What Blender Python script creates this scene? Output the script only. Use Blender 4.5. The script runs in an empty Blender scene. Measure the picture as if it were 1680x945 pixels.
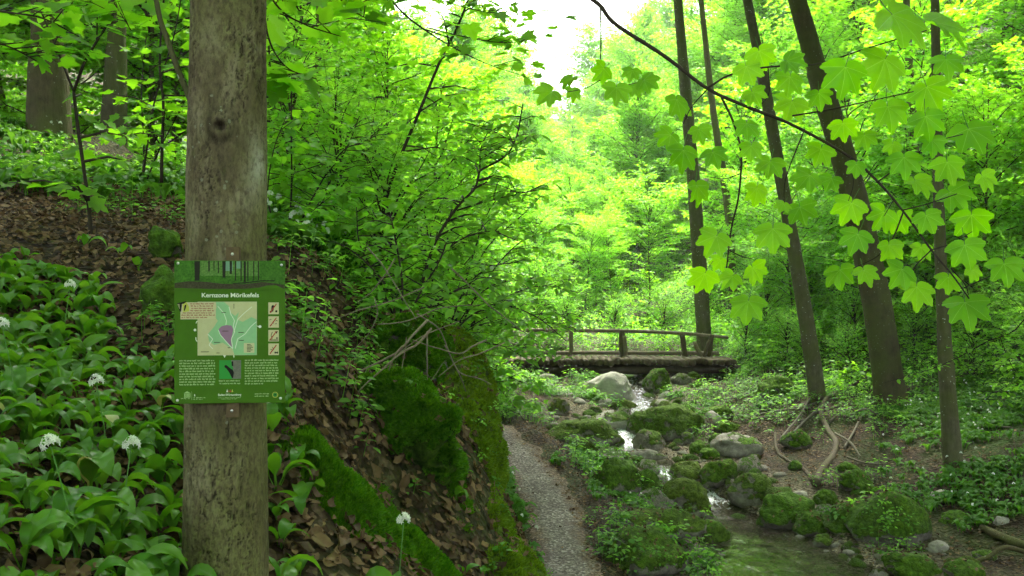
import bpy, math, random
import numpy as np
from mathutils import Vector, Matrix

R = math.radians
scene = bpy.context.scene
COL = scene.collection

# ------------------------------------------------------------------ camera
EYE = 3.4          # metres above the pool of the brook (z = 0)
F = 1600.0         # focal length in photo pixels (1680 wide)
cam_d = bpy.data.cameras.new('camera')
cam_d.sensor_width = 36.0
cam_d.lens = 36.0 * F / 1680.0
cam_d.clip_start = 0.05
cam_d.clip_end = 2000.0
cam = bpy.data.objects.new('camera', cam_d)
cam.location = (0, 0, EYE)
cam.rotation_euler = (R(90), 0, 0)
COL.objects.link(cam)
scene.camera = cam

# ------------------------------------------------------------------ sky and sun
SUN_EL, SUN_AZ = 57.0, 16.0      # degrees; azimuth measured from +Y (up the valley) towards +X
world = bpy.data.worlds.new('World')
scene.world = world
world.use_nodes = True
wn = world.node_tree.nodes
wl = world.node_tree.links
wn.clear()
w_out = wn.new('ShaderNodeOutputWorld')
w_bg = wn.new('ShaderNodeBackground')
w_sky = wn.new('ShaderNodeTexSky')
w_sky.sky_type = 'NISHITA'
w_sky.sun_disc = False
w_sky.sun_elevation = R(SUN_EL)
w_sky.sun_rotation = R(SUN_AZ)
w_sky.altitude = 300
w_sky.air_density = 0.75
w_sky.dust_density = 5.0
w_sky.ozone_density = 1.0
w_bg.inputs['Strength'].default_value = 0.105
w_hs = wn.new('ShaderNodeHueSaturation')      # thin bright cloud: the blue of the sky is veiled
w_hs.inputs['Saturation'].default_value = 0.30
wl.new(w_sky.outputs[0], w_hs.inputs['Color'])
wl.new(w_hs.outputs[0], w_bg.inputs['Color'])
wl.new(w_bg.outputs[0], w_out.inputs['Surface'])

sun_d = bpy.data.lights.new('sun', 'SUN')
sun_d.energy = 1.5
sun_d.angle = R(11.0)
sun_d.color = (1.0, 0.95, 0.84)
sun = bpy.data.objects.new('sun', sun_d)
sdir = Vector((math.sin(R(SUN_AZ)) * math.cos(R(SUN_EL)), math.cos(R(SUN_AZ)) * math.cos(R(SUN_EL)), math.sin(R(SUN_EL))))
sun.rotation_euler = sdir.to_track_quat('Z', 'Y').to_euler()
sun.location = sdir * 60
COL.objects.link(sun)

scene.view_settings.view_transform = 'Standard'
scene.view_settings.look = 'None'
scene.view_settings.exposure = 3.62
scene.view_settings.gamma = 1.0
scene.view_settings.use_curve_mapping = False
scene.render.engine = 'CYCLES'
cy = scene.cycles
cy.use_denoising = True
cy.denoiser = 'OPENIMAGEDENOISE'
try:
    cy.denoising_input_passes = 'RGB_ALBEDO_NORMAL'
    cy.denoising_prefilter = 'ACCURATE'
except Exception:
    pass
cy.use_adaptive_sampling = True
cy.adaptive_threshold = 0.03
cy.max_bounces = 7
cy.diffuse_bounces = 4
cy.glossy_bounces = 3
cy.transmission_bounces = 5
cy.volume_bounces = 0
cy.volume_step_rate = 10
cy.transparent_max_bounces = 8
cy.sample_clamp_indirect = 6.0
cy.caustics_reflective = False
cy.caustics_refractive = False

# ------------------------------------------------------------------ helpers: objects
def tag(o, label=None, cat=None, group=None, kind=None):
    if label: o['label'] = label
    if cat: o['category'] = cat
    if group: o['group'] = group
    if kind: o['kind'] = kind
    return o

def link(o, parent=None):
    COL.objects.link(o)
    if parent is not None:
        o.parent = parent
    return o

def empty(name, loc=(0, 0, 0), parent=None):
    o = bpy.data.objects.new(name, None)
    o.empty_display_size = 0.1
    o.location = loc
    return link(o, parent)

def mesh(name, v, f, mats=None, smooth=True, attrs=None, mat_idx=None):
    """v (n,3); f: int array (m,3)/(m,4) or list of those arrays"""
    me = bpy.data.meshes.new(name)
    v = np.asarray(v, dtype=np.float32)
    fs = f if isinstance(f, list) else [f]
    fs = [np.asarray(a, dtype=np.int32) for a in fs if len(a)]
    loops = np.concatenate([a.ravel() for a in fs]) if fs else np.zeros(0, np.int32)
    tot = np.concatenate([np.full(len(a), a.shape[1], np.int32) for a in fs]) if fs else np.zeros(0, np.int32)
    start = np.concatenate([[0], np.cumsum(tot)[:-1]]).astype(np.int32) if len(tot) else tot
    me.vertices.add(len(v)); me.vertices.foreach_set('co', v.ravel())
    me.loops.add(len(loops)); me.loops.foreach_set('vertex_index', loops)
    me.polygons.add(len(tot)); me.polygons.foreach_set('loop_start', start)
    if smooth:
        me.polygons.foreach_set('use_smooth', np.ones(len(tot), dtype=bool))
    if attrs:
        for k, a in attrs.items():
            a = np.asarray(a, dtype=np.float32)
            if a.ndim == 1:
                at = me.attributes.new(k, 'FLOAT', 'POINT'); at.data.foreach_set('value', a)
            else:
                at = me.attributes.new(k, 'FLOAT_VECTOR', 'POINT'); at.data.foreach_set('vector', a.ravel())
    if mats:
        for m in (mats if isinstance(mats, (list, tuple)) else [mats]):
            me.materials.append(m)
    if mat_idx is not None:
        me.polygons.foreach_set('material_index', np.asarray(mat_idx, dtype=np.int32))
    me.update(calc_edges=True)
    me.validate()
    return me

def obj(name, me, parent=None, loc=None, rot=None, scl=None):
    o = bpy.data.objects.new(name, me)
    if loc is not None: o.location = loc
    if rot is not None: o.rotation_euler = rot
    if scl is not None: o.scale = scl if hasattr(scl, '__len__') else (scl,) * 3
    return link(o, parent)

# ------------------------------------------------------------------ helpers: noise and geometry
def _hash(ix, iy, iz, seed):
    h = (ix.astype(np.int64) * 374761393 + iy.astype(np.int64) * 668265263 + iz.astype(np.int64) * 2147483647 + seed * 974711) & 0xffffffff
    h = ((h ^ (h >> 13)) * 1274126177) & 0xffffffff
    h = ((h ^ (h >> 16)) * 2246822519) & 0xffffffff
    return ((h ^ (h >> 15)) & 0xffff).astype(np.float64) / 65535.0

def vnoise(P, seed=0):
    P = np.asarray(P, dtype=np.float64)
    i = np.floor(P).astype(np.int64)
    f = P - i
    u = f * f * f * (f * (f * 6 - 15) + 10)
    r = 0
    for dx in (0, 1):
        for dy in (0, 1):
            for dz in (0, 1):
                w = (u[:, 0] if dx else 1 - u[:, 0]) * (u[:, 1] if dy else 1 - u[:, 1]) * (u[:, 2] if dz else 1 - u[:, 2])
                r = r + w * _hash(i[:, 0] + dx, i[:, 1] + dy, i[:, 2] + dz, seed)
    return r * 2 - 1

def fbm(P, octv=4, seed=0, gain=0.5, lac=2.03):
    P = np.asarray(P, dtype=np.float64)
    a, s, r = 1.0, 0.0, 0
    for k in range(octv):
        r = r + a * vnoise(P * (lac ** k) + 17.3 * k, seed + k * 31)
        s += a; a *= gain
    return r / s

def unit(a):
    a = np.asarray(a, dtype=np.float64)
    return a / np.maximum(np.linalg.norm(a, axis=-1, keepdims=True), 1e-9)

def sstep(a, b, x):
    t = np.clip((x - a) / (b - a), 0, 1)
    return t * t * (3 - 2 * t)

def P(px, py, d):
    """the point of the place seen at photo pixel (px, py), d metres up the valley"""
    return np.array(((px - 840.0) / F * d, d, EYE - (py - 472.5) / F * d))

def spline(pts, n):
    """Catmull-Rom through the points (any dimension)"""
    p = np.asarray(pts, dtype=np.float64)
    if len(p) == 2:
        t = np.linspace(0, 1, n)[:, None]
        return p[0] * (1 - t) + p[1] * t
    p = np.vstack([2 * p[0] - p[1], p, 2 * p[-1] - p[-2]])
    seg = len(p) - 3
    t = np.linspace(0, seg, n)
    i = np.minimum(t.astype(int), seg - 1)
    u = (t - i)[:, None]
    a, b, c, d = p[i], p[i + 1], p[i + 2], p[i + 3]
    return 0.5 * (2 * b + (c - a) * u + (2 * a - 5 * b + 4 * c - d) * u ** 2 + (3 * b - a - 3 * c + d) * u ** 3)

def tube(path, rad, seg=8, rough=0.0, freq=6.0, seed=0, close=True):
    """tube along path; returns verts, quads(+tri caps), and (angle, along) arrays"""
    p = np.asarray(path, dtype=np.float64)
    n = len(p)
    rad = np.broadcast_to(np.asarray(rad, dtype=np.float64), (n,))
    t = unit(np.gradient(p, axis=0))
    ref = np.array((1.0, 0, 0)) if abs(t[0][0]) < 0.8 else np.array((0, 1.0, 0))
    U = np.zeros((n, 3))
    u = ref - t[0] * ref.dot(t[0])
    for k in range(n):
        u = u - t[k] * u.dot(t[k])
        u = u / max(np.linalg.norm(u), 1e-9)
        U[k] = u
    V = np.cross(t, U)
    a = np.linspace(0, 2 * np.pi, seg, endpoint=False)
    ring = np.cos(a)[None, :, None] * U[:, None, :] + np.sin(a)[None, :, None] * V[:, None, :]
    rr = rad[:, None] * np.ones((1, seg))
    if rough > 0:
        q = (p[:, None, :] + ring * rad[:, None, None]).reshape(-1, 3)
        rr = rr * (1 + rough * fbm(q * freq, 3, seed).reshape(n, seg))
    v = (p[:, None, :] + ring * rr[:, :, None]).reshape(-1, 3)
    k = np.arange(n - 1)[:, None] * seg
    j = np.arange(seg)[None, :]
    j2 = (j + 1) % seg
    quads = np.stack([k + j, k + j2, k + seg + j2, k + seg + j], axis=-1).reshape(-1, 4)
    faces = [quads]
    if close:
        c0, c1 = len(v), len(v) + 1
        v = np.vstack([v, p[0], p[-1]])
        jj = np.arange(seg)
        t0 = np.stack([np.full(seg, c0), (jj + 1) % seg, jj], axis=-1)
        b = (n - 1) * seg
        t1 = np.stack([np.full(seg, c1), b + jj, b + (jj + 1) % seg], axis=-1)
        faces.append(np.vstack([t0, t1]))
    return v, faces

def join(parts):
    """parts: list of (v, [faces...]) -> one v, faces list grouped by polygon size"""
    vs, q, t, off = [], [], [], 0
    for v, fs in parts:
        vs.append(v)
        for f in (fs if isinstance(fs, list) else [fs]):
            f = np.asarray(f)
            if len(f) == 0: continue
            (q if f.shape[1] == 4 else t).append(f + off)
        off += len(v)
    out = []
    if q: out.append(np.vstack(q))
    if t: out.append(np.vstack(t))
    return np.vstack(vs), out

# leaf outlines: verts (along, across, up), triangles
def _leaf(verts, tris):
    return np.array(verts, dtype=np.float64), np.array(tris, dtype=np.int32)

T_DIAMOND = _leaf([(0, 0, 0), (.45, .5, .07), (1, 0, -.1), (.45, -.5, .07)], [(0, 2, 1), (0, 3, 2)])
T_OVAL = _leaf([(0, 0, 0), (.5, 0, -.01), (1, 0, -.14), (.22, .36, .06), (.62, .40, .03), (.22, -.36, .06), (.62, -.40, .03)],
               [(0, 1, 3), (1, 4, 3), (1, 2, 4), (0, 5, 1), (1, 5, 6), (1, 6, 2)])
def _maple_small():
    o = [(0, 0), (-.10, .16), (.02, .34), (.10, .50), (.22, .36), (.36, .44), (.55, .52), (.60, .30), (.58, .20), (.78, .16), (1.0, 0)]
    o = o + [(x, -y) for x, y in reversed(o[1:-1])]
    v = [(.28, 0, -.02)] + [(x, y, .09 * abs(y) * 2 - .12 * max(0, x - .6)) for x, y in o]
    n = len(o)
    return _leaf(v, [(0, 1 + (k + 1) % n, 1 + k) for k in range(n)])
T_MAPLE = _maple_small()

def leaves(pos, tip, nrm, L, W, tpl, rng):
    """one foliage mesh: a leaf of the template at every position"""
    tv, tf = tpl
    n = len(pos)
    tip = unit(tip)
    side = unit(np.cross(nrm, tip))
    up = np.cross(tip, side)
    L = np.broadcast_to(L, (n,))[:, None, None]
    W = np.broadcast_to(W, (n,))[:, None, None]
    v = (pos[:, None, :] + tv[None, :, 0:1] * L * tip[:, None, :] + tv[None, :, 1:2] * W * side[:, None, :] + tv[None, :, 2:3] * L * up[:, None, :])
    f = (tf[None] + (np.arange(n) * len(tv))[:, None, None]).reshape(-1, 3)
    rnd = np.repeat(rng.random(n), len(tv))
    return v.reshape(-1, 3), f, rnd
# ------------------------------------------------------------------ materials
class NT:
    def __init__(self, name):
        self.m = bpy.data.materials.new(name)
        self.m.use_nodes = True
        self.n = self.m.node_tree.nodes
        self.l = self.m.node_tree.links
        self.n.clear()
        self.out = self.n.new('ShaderNodeOutputMaterial')
    def node(self, t, **kw):
        nd = self.n.new('ShaderNode' + t)
        for k, v in kw.items():
            if hasattr(nd, k): setattr(nd, k, v)
        return nd
    def set(self, sock, v):
        if hasattr(v, 'is_output') or isinstance(v, bpy.types.NodeSocket):
            self.l.new(v, sock)
        else:
            sock.default_value = (*v, 1.0) if (isinstance(v, tuple) and len(v) == 3 and sock.type == 'RGBA') else v
    def noise(self, scale, detail=4, rough=0.55, vec=None, dist=0.0):
        nd = self.node('TexNoise')
        nd.inputs['Scale'].default_value = scale
        nd.inputs['Detail'].default_value = detail
        nd.inputs['Roughness'].default_value = rough
        nd.inputs['Distortion'].default_value = dist
        if vec is not None: self.l.new(vec, nd.inputs['Vector'])
        return nd.outputs['Fac']
    def vor(self, scale, vec=None, feature='F1', out='Distance'):
        nd = self.node('TexVoronoi', feature=feature)
        nd.inputs['Scale'].default_value = scale
        if vec is not None: self.l.new(vec, nd.inputs['Vector'])
        return nd.outputs[out]
    def ramp(self, fac, stops):
        nd = self.node('ValToRGB')
        e = nd.color_ramp.elements
        while len(e) < len(stops): e.new(0.5)
        for k, (p, c) in enumerate(stops):
            e[k].position = p
            e[k].color = (*c, 1) if isinstance(c, tuple) else (c, c, c, 1)
        self.set(nd.inputs['Fac'], fac)
        return nd.outputs['Color']
    def mix(self, fac, a, b, mode='MIX'):
        nd = self.node('MixRGB', blend_type=mode)
        self.set(nd.inputs[0], fac); self.set(nd.inputs[1], a); self.set(nd.inputs[2], b)
        return nd.outputs[0]
    def math(self, op, a, b=0.0, clamp=False):
        nd = self.node('Math', operation=op, use_clamp=clamp)
        self.set(nd.inputs[0], a); self.set(nd.inputs[1], b)
        return nd.outputs[0]
    def obj(self):
        return self.node('TexCoord').outputs['Object']
    def pos(self):
        return self.node('NewGeometry').outputs['Position']
    def scaled(self, vec, s):
        nd = self.node('Mapping')
        nd.inputs['Scale'].default_value = s
        self.l.new(vec, nd.inputs['Vector'])
        return nd.outputs[0]
    def attr(self, name, t='GEOMETRY'):
        nd = self.node('Attribute', attribute_name=name, attribute_type=t)
        return nd.outputs['Fac']
    def bump(self, h, strength=0.5, dist=0.02, nrm=None):
        nd = self.node('Bump')
        nd.inputs['Strength'].default_value = strength
        nd.inputs['Distance'].default_value = dist
        self.set(nd.inputs['Height'], h)
        if nrm is not None: self.l.new(nrm, nd.inputs['Normal'])
        return nd.outputs[0]
    def bsdf(self, col, rough=0.8, bump=None, spec=0.3, **kw):
        nd = self.node('BsdfPrincipled')
        self.set(nd.inputs['Base Color'], col)
        self.set(nd.inputs['Roughness'], rough)
        nd.inputs['Specular IOR Level'].default_value = spec
        for k, v in kw.items():
            self.set(nd.inputs[k.replace('_', ' ')], v)
        if bump is not None: self.l.new(bump, nd.inputs['Normal'])
        self.l.new(nd.outputs[0], self.out.inputs['Surface'])
        return nd

def mat_plain(name, col, rough=0.7, spec=0.3, metallic=0.0):
    t = NT(name)
    t.bsdf(col, rough, spec=spec, Metallic=metallic)
    return t.m

def mat_leaf(name, dark, light, trans_gain=2.2, trans=0.5, gloss=0.06, grough=0.42, vein=False, hue=0.0):
    """a thin leaf: reflects, lets light through, and has a faint waxy sheen"""
    t = NT(name)
    oi = t.node('ObjectInfo')
    r = t.math('FRACT', t.math('ADD', t.attr('rnd'), oi.outputs['Random']))
    col = t.ramp(r, [(0.0, dark), (0.55, tuple((a + b) / 2 for a, b in zip(dark, light))), (1.0, light)])
    if vein:
        # veins as five rays from the leaf base, kept in the leaf's own flat coordinates
        sp = t.node('SeparateXYZ')
        av = t.node('Attribute', attribute_name='flat')
        t.l.new(av.outputs['Vector'], sp.inputs[0])
        best = None
        for a in (0, 38, -38, 82, -82):
            c, s = math.cos(R(a)), math.sin(R(a))
            along = t.math('ADD', t.math('MULTIPLY', sp.outputs[0], c), t.math('MULTIPLY', sp.outputs[1], s))
            perp = t.math('ABSOLUTE', t.math('SUBTRACT', t.math('MULTIPLY', sp.outputs[1], c), t.math('MULTIPLY', sp.outputs[0], s)))
            perp = t.math('ADD', perp, t.math('LESS_THAN', along, 0.0))
            best = perp if best is None else t.math('MINIMUM', best, perp)
        vm = t.math('LESS_THAN', best, 0.008)
        col = t.mix(t.math('MULTIPLY', vm, 0.4), col, (0.22, 0.36, 0.06))
        n1 = t.noise(9, 3, vec=av.outputs['Vector'])
        col = t.mix(t.math('MULTIPLY', t.math('SUBTRACT', n1, 0.4, True), 0.6), col, dark)
    d = t.node('BsdfDiffuse'); t.set(d.inputs['Color'], col)
    tr = t.node('BsdfTranslucent')
    g = t.node('Gamma'); g.inputs[1].default_value = 0.86
    t.l.new(col, g.inputs[0])
    hs = t.node('HueSaturation')
    hs.inputs['Hue'].default_value = 0.5 - 0.006 + hue
    hs.inputs['Saturation'].default_value = 1.1
    hs.inputs['Value'].default_value = trans_gain
    t.l.new(g.outputs[0], hs.inputs['Color'])
    t.l.new(hs.outputs[0], tr.inputs['Color'])
    mx = t.node('MixShader'); mx.inputs[0].default_value = trans
    t.l.new(d.outputs[0], mx.inputs[1]); t.l.new(tr.outputs[0], mx.inputs[2])
    gl = t.node('BsdfGlossy'); gl.inputs['Roughness'].default_value = grough
    gl.inputs['Color'].default_value = (0.9, 0.95, 0.9, 1)
    lw = t.node('LayerWeight'); lw.inputs[0].default_value = 0.35
    m2 = t.node('MixShader')
    t.l.new(t.math('ADD', t.math('MULTIPLY', lw.outputs['Fresnel'], gloss * 2.0), gloss * 0.5), m2.inputs[0])
    t.l.new(mx.outputs[0], m2.inputs[1]); t.l.new(gl.outputs[0], m2.inputs[2])
    t.l.new(m2.outputs[0], t.out.inputs['Surface'])
    return t.m

# green leaves of several kinds
M_LEAF = mat_leaf('leaf_beech', (0.056, 0.160, 0.012), (0.110, 0.270, 0.026), trans_gain=2.7, trans=.55, gloss=.03)
M_LEAF_Y = mat_leaf('leaf_maple', (0.065, 0.185, 0.012), (0.130, 0.300, 0.024), trans_gain=2.7, trans=.55, gloss=.03)
M_SHRUB = mat_leaf('leaf_shrub', (0.062, 0.175, 0.014), (0.130, 0.295, 0.030), trans_gain=2.7, trans=.55, gloss=0.03)
M_SYC = mat_leaf('leaf_sycamore', (0.066, 0.205, 0.010), (0.130, 0.305, 0.015), trans_gain=3.1, trans=0.6, gloss=0.02, vein=True)
M_RAMS = mat_leaf('leaf_wild_garlic', (0.040, 0.130, 0.010), (0.088, 0.212, 0.018), trans_gain=2.0, trans=0.36, gloss=0.015, grough=0.34)
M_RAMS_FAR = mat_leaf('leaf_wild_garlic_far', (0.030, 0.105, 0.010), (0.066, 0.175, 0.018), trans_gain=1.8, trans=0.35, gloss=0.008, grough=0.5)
M_HERB = mat_leaf('leaf_herb', (0.034, 0.120, 0.010), (0.085, 0.210, 0.020), trans_gain=1.9, trans=0.4, gloss=.025)
M_MOSSLEAF = mat_leaf('moss_tip', (0.034, 0.125, 0.004), (0.085, 0.230, 0.009), trans_gain=1.5, trans=0.3, gloss=0.01)
M_MOSSYEL = mat_leaf('moss_tip_yellow', (0.075, 0.150, 0.008), (0.150, 0.250, 0.014), trans_gain=1.5, trans=0.3, gloss=0.01)
M_PETAL = mat_leaf('white_petal', (0.70, 0.74, 0.62), (0.80, 0.82, 0.74), trans_gain=1.0, trans=0.35, gloss=0.03)
M_STALK = mat_plain('green_stalk', (0.09, 0.22, 0.04), 0.5)
M_DRYLEAF = mat_leaf('dry_leaf', (0.026, 0.015, 0.007), (0.195, 0.125, 0.063), trans_gain=1.0, trans=0.2, gloss=0.008, hue=0.01)
M_YLEAF = mat_leaf('yellowing_leaf', (0.30, 0.30, 0.06), (0.40, 0.38, 0.10), trans_gain=1.2, trans=0.3)

def mat_bark(name, dark, light, green=0.35, scale=1.0, lichen=0.0, crack=1.0):
    t = NT(name)
    o = t.obj()
    v = t.scaled(o, (9 * scale, 9 * scale, 1.6 * scale))
    n1 = t.noise(3.0, 6, 0.65, v)
    n2 = t.noise(14 * scale, 5, 0.6, o)
    n3 = t.noise(2.2, 3, 0.5, o)
    col = t.mix(n1, dark, light)
    col = t.mix(t.ramp(n2, [(0.35, 0.0), (0.75, 0.5)]), col, tuple(c * 0.45 for c in dark))
    gm = t.math('MULTIPLY', t.ramp(n3, [(0.35, 0.0), (0.62, 1.0)]), green)
    col = t.mix(gm, col, (0.085, 0.098, 0.026))
    if lichen:
        vr = t.vor(16, o)
        ln = t.noise(2.6, 2, 0.5, o)
        lm = t.math('MULTIPLY', t.math('LESS_THAN', t.math('ADD', vr, t.math('MULTIPLY', t.noise(40, 2, 0.5, o), 0.22)), 0.25), t.math('GREATER_THAN', ln, 0.50))
        col = t.mix(t.math('MULTIPLY', lm, lichen), col, (0.42, 0.46, 0.38))
    h = t.math('ADD', t.math('MULTIPLY', n1, crack), t.math('MULTIPLY', n2, 0.35))
    t.bsdf(col, 0.88, t.bump(h, 0.9, 0.012 if scale > 1 else 0.035), spec=0.15)
    return t.m

M_BARK = mat_bark('bark_brown', (0.034, 0.026, 0.014), (0.140, 0.110, 0.062), 0.75, 0.7, lichen=0.3)
M_BARK_G = mat_bark('bark_grey', (0.046, 0.040, 0.022), (0.200, 0.178, 0.110), 0.8, 0.8, lichen=0.75)
M_TWIG = mat_plain('twig_bark', (0.035, 0.026, 0.018), 0.8, 0.15)
M_TWIG_G = mat_plain('twig_bark_grey', (0.11, 0.10, 0.07), 0.8, 0.15)
M_DEAD = mat_bark('dead_wood', (0.12, 0.095, 0.060), (0.30, 0.255, 0.175), 0.1, 3.0, crack=0.5)
M_DRIFT = mat_bark('driftwood', (0.040, 0.032, 0.020), (0.125, 0.105, 0.070), 0.15, 1.5, crack=0.6)
M_WOOD_B = mat_bark('bridge_wood', (0.050, 0.038, 0.024), (0.135, 0.105, 0.066), 0.15, 1.2, crack=0.5)
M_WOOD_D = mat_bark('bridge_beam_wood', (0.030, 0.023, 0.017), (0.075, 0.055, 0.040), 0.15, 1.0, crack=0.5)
M_WOOD_P = mat_bark('pale_wood', (0.12, 0.095, 0.062), (0.26, 0.215, 0.150), 0.05, 1.5, crack=0.4)

def mat_rock():
    """limestone with a moss coat that follows the object's own moss and tint settings"""
    t = NT('mossy_rock')
    o = t.obj()
    n1 = t.noise(3.0, 5, 0.6, o)
    n2 = t.noise(11, 5, 0.65, o)
    nf = t.noise(55, 4, 0.7, o)
    ncl = t.noise(16, 3, 0.6, o)
    rock = t.ramp(n2, [(0.25, (0.060, 0.054, 0.042)), (0.5, (0.150, 0.138, 0.110)), (0.78, (0.30, 0.285, 0.24))])
    rock = t.mix(t.attr('pale', 'OBJECT'), rock, t.mix(n2, (0.24, 0.22, 0.18), (0.46, 0.44, 0.38)))
    nz = t.node('SeparateXYZ')
    t.l.new(t.node('NewGeometry').outputs['Normal'], nz.inputs[0])
    m = t.math('ADD', t.math('MULTIPLY', nz.outputs[2], 0.75), t.math('MULTIPLY', t.math('SUBTRACT', n1, 0.5), 2.8))
    m = t.math('ADD', m, t.math('SUBTRACT', t.math('MULTIPLY', t.attr('moss', 'OBJECT'), 1.6), 1.28))
    m = t.math('ADD', m, t.math('MULTIPLY', t.math('SUBTRACT', ncl, 0.5), 0.5))
    mm = t.ramp(m, [(0.0, 0.0), (0.16, 1.0)])
    moss = t.ramp(ncl, [(0.28, (0.018, 0.046, 0.005)), (0.5, (0.058, 0.135, 0.009)), (0.75, (0.125, 0.240, 0.016))])
    moss = t.mix(t.math('MULTIPLY', t.attr('olive', 'OBJECT'), 0.75), moss, t.ramp(ncl, [(0.3, (0.045, 0.050, 0.010)), (0.72, (0.150, 0.160, 0.028))]))
    moss = t.mix(t.ramp(nf, [(0.3, 0.55), (0.6, 0.0)]), moss, (0.010, 0.022, 0.003))
    col = t.mix(mm, rock, moss)
    h = t.math('ADD', t.math('MULTIPLY', nf, t.math('MULTIPLY', mm, 0.5)), t.math('ADD', t.math('MULTIPLY', mm, t.math('ADD', t.math('MULTIPLY', ncl, 1.6), 0.5)), t.math('MULTIPLY', n2, 0.7)))
    t.bsdf(col, 0.92, t.bump(h, 0.9, 0.035), spec=0.12)
    return t.m
M_ROCK = mat_rock()

def mat_ground():
    t = NT('forest_floor')
    p = t.pos()
    n1 = t.noise(1.3, 5, 0.6, p)
    n2 = t.noise(14, 5, 0.65, p)
    v = t.vor(26, p, out='Color')
    sp = t.node('SeparateColor'); t.l.new(v, sp.inputs[0])
    litter = t.ramp(sp.outputs[0], [(0.0, (0.010, 0.006, 0.003)), (0.45, (0.034, 0.021, 0.011)), (0.8, (0.08, 0.051, 0.028)), (1.0, (0.15, 0.105, 0.062))])
    soil = t.mix(n2, (0.010, 0.007, 0.004), (0.045, 0.030, 0.017))
    col = t.mix(t.ramp(n2, [(0.35, 0.15), (0.65, 0.9)]), soil, litter)
    green = t.mix(n2, (0.020, 0.045, 0.008), (0.055, 0.110, 0.014))
    g = t.math('MULTIPLY', t.ramp(n1, [(0.42, 0.0), (0.6, 1.0)]), t.attr('green'))
    col = t.mix(g, col, green)
    gv = t.vor(30, p, out='Color')
    sp2 = t.node('SeparateColor'); t.l.new(gv, sp2.inputs[0])
    gravel = t.ramp(sp2.outputs[1], [(0.0, (0.035, 0.028, 0.018)), (0.5, (0.10, 0.083, 0.052)), (1.0, (0.24, 0.21, 0.14))])
    col = t.mix(t.attr('shore'), col, gravel)
    dist = t.vor(26, p)
    h = t.math('ADD', t.math('MULTIPLY', n2, 0.8), t.math('MULTIPLY', dist, 1.2))
    t.bsdf(col, 0.9, t.bump(h, 0.9, 0.03), spec=0.15)
    return t.m
M_GROUND = mat_ground()

def mat_path():
    t = NT('gravel_path')
    p = t.pos()
    v = t.vor(42, p, out='Color')
    sp = t.node('SeparateColor'); t.l.new(v, sp.inputs[0])
    n = t.noise(2.0, 4, 0.6, p)
    col = t.ramp(sp.outputs[0], [(0.0, (0.045, 0.039, 0.033)), (0.5, (0.122, 0.104, 0.088)), (0.85, (0.21, 0.185, 0.160)), (1.0, (0.38, 0.35, 0.32))])
    edge = t.attr('edge')
    em = t.ramp(t.math('ADD', edge, t.math('MULTIPLY', t.math('SUBTRACT', t.noise(7, 4, 0.6, p), 0.5), 1.1)), [(0.36, 0.0), (0.78, 1.0)])
    brown = t.ramp(sp.outputs[1], [(0.0, (0.035, 0.022, 0.014)), (0.6, (0.11, 0.072, 0.045)), (1.0, (0.24, 0.18, 0.12))])
    col = t.mix(em, col, brown)
    col = t.mix(t.ramp(n, [(0.4, 0.35), (0.6, 0.0)]), col, (0.055, 0.045, 0.036))
    t.bsdf(col, 0.9, t.bump(t.vor(42, p), 0.8, 0.02), spec=0.2)
    return t.m
M_PATH = mat_path()

def mat_water():
    t = NT('brook_water')
    p = t.pos()
    pv = t.scaled(p, (1.0, 0.6, 1.0))
    n1 = t.noise(5.0, 4, 0.6, pv, 0.6)
    n2 = t.noise(24, 3, 0.6, pv, 0.4)
    foam_a = t.attr('foam')
    fn = t.noise(16, 5, 0.7, t.scaled(p, (1.0, 0.45, 0.45)), 0.8)
    fm = t.ramp(t.math('ADD', t.math('MULTIPLY', foam_a, 0.50), t.math('MULTIPLY', t.math('SUBTRACT', fn, 0.5), 2.0)), [(0.28, 0.0), (0.60, 1.0)])
    h = t.math('ADD', n1, t.math('MULTIPLY', n2, t.math('ADD', 0.25, foam_a)))
    bm = t.bump(h, 0.45, 0.032)
    w = t.bsdf((0.34, 0.30, 0.19), 0.03, bm, spec=0.5)
    w.inputs['Transmission Weight'].default_value = 0.9
    w.inputs['IOR'].default_value = 1.33
    fo = t.node('BsdfPrincipled')
    fo.inputs['Base Color'].default_value = (0.50, 0.53, 0.54, 1)
    fo.inputs['Roughness'].default_value = 0.3
    t.l.new(bm, fo.inputs['Normal'])
    mx = t.node('MixShader')
    t.l.new(fm, mx.inputs[0]); t.l.new(w.outputs[0], mx.inputs[1]); t.l.new(fo.outputs[0], mx.inputs[2])
    t.l.new(mx.outputs[0], t.out.inputs['Surface'])
    return t.m
M_WATER = mat_water()
# ------------------------------------------------------------------ the lie of the land
# brook: x, y, water level, half width; path: x, y, z, half width
BROOK = np.array([(4.3, 5.0, -.10, .9), (4.2, 8.0, -.04, .95), (3.7, 10.2, 0, .85), (3.45, 11.8, 0, .8), (3.28, 13.2, 0, .68), (3.15, 14.4, .02, .45), (2.9, 15.4, .12, .28),
                  (2.62, 16.3, .32, .22), (2.32, 17.3, .38, .32), (2.22, 18.2, .43, .25), (2.3, 19.2, .66, .20), (2.7, 20.6, .76, .34), (2.9, 22.0, .90, .30),
                  (2.85, 23.6, 1.06, .25), (2.75, 25.2, 1.20, .3), (2.7, 26.6, 1.3, .12)])
_pp = [(960, 1010, 8.6), (932, 945, 10.15), (912, 860, 12.0), (888, 800, 13.7), (845, 740, 15.9), (815, 710, 16.9), (787, 690, 18.2), (778, 664, 20.3), (805, 630, 23.0), (850, 603, 24.6)]
PATH = np.array([(1.0, -3.0, .75, .45), (0.95, 2.0, .55, .42), (0.85, 6.0, .45, .38)] + [(*P(*q), .41) for q in _pp])
BROOK_S = spline(BROOK, 90)
PATH_S = spline(PATH, 70)

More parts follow.
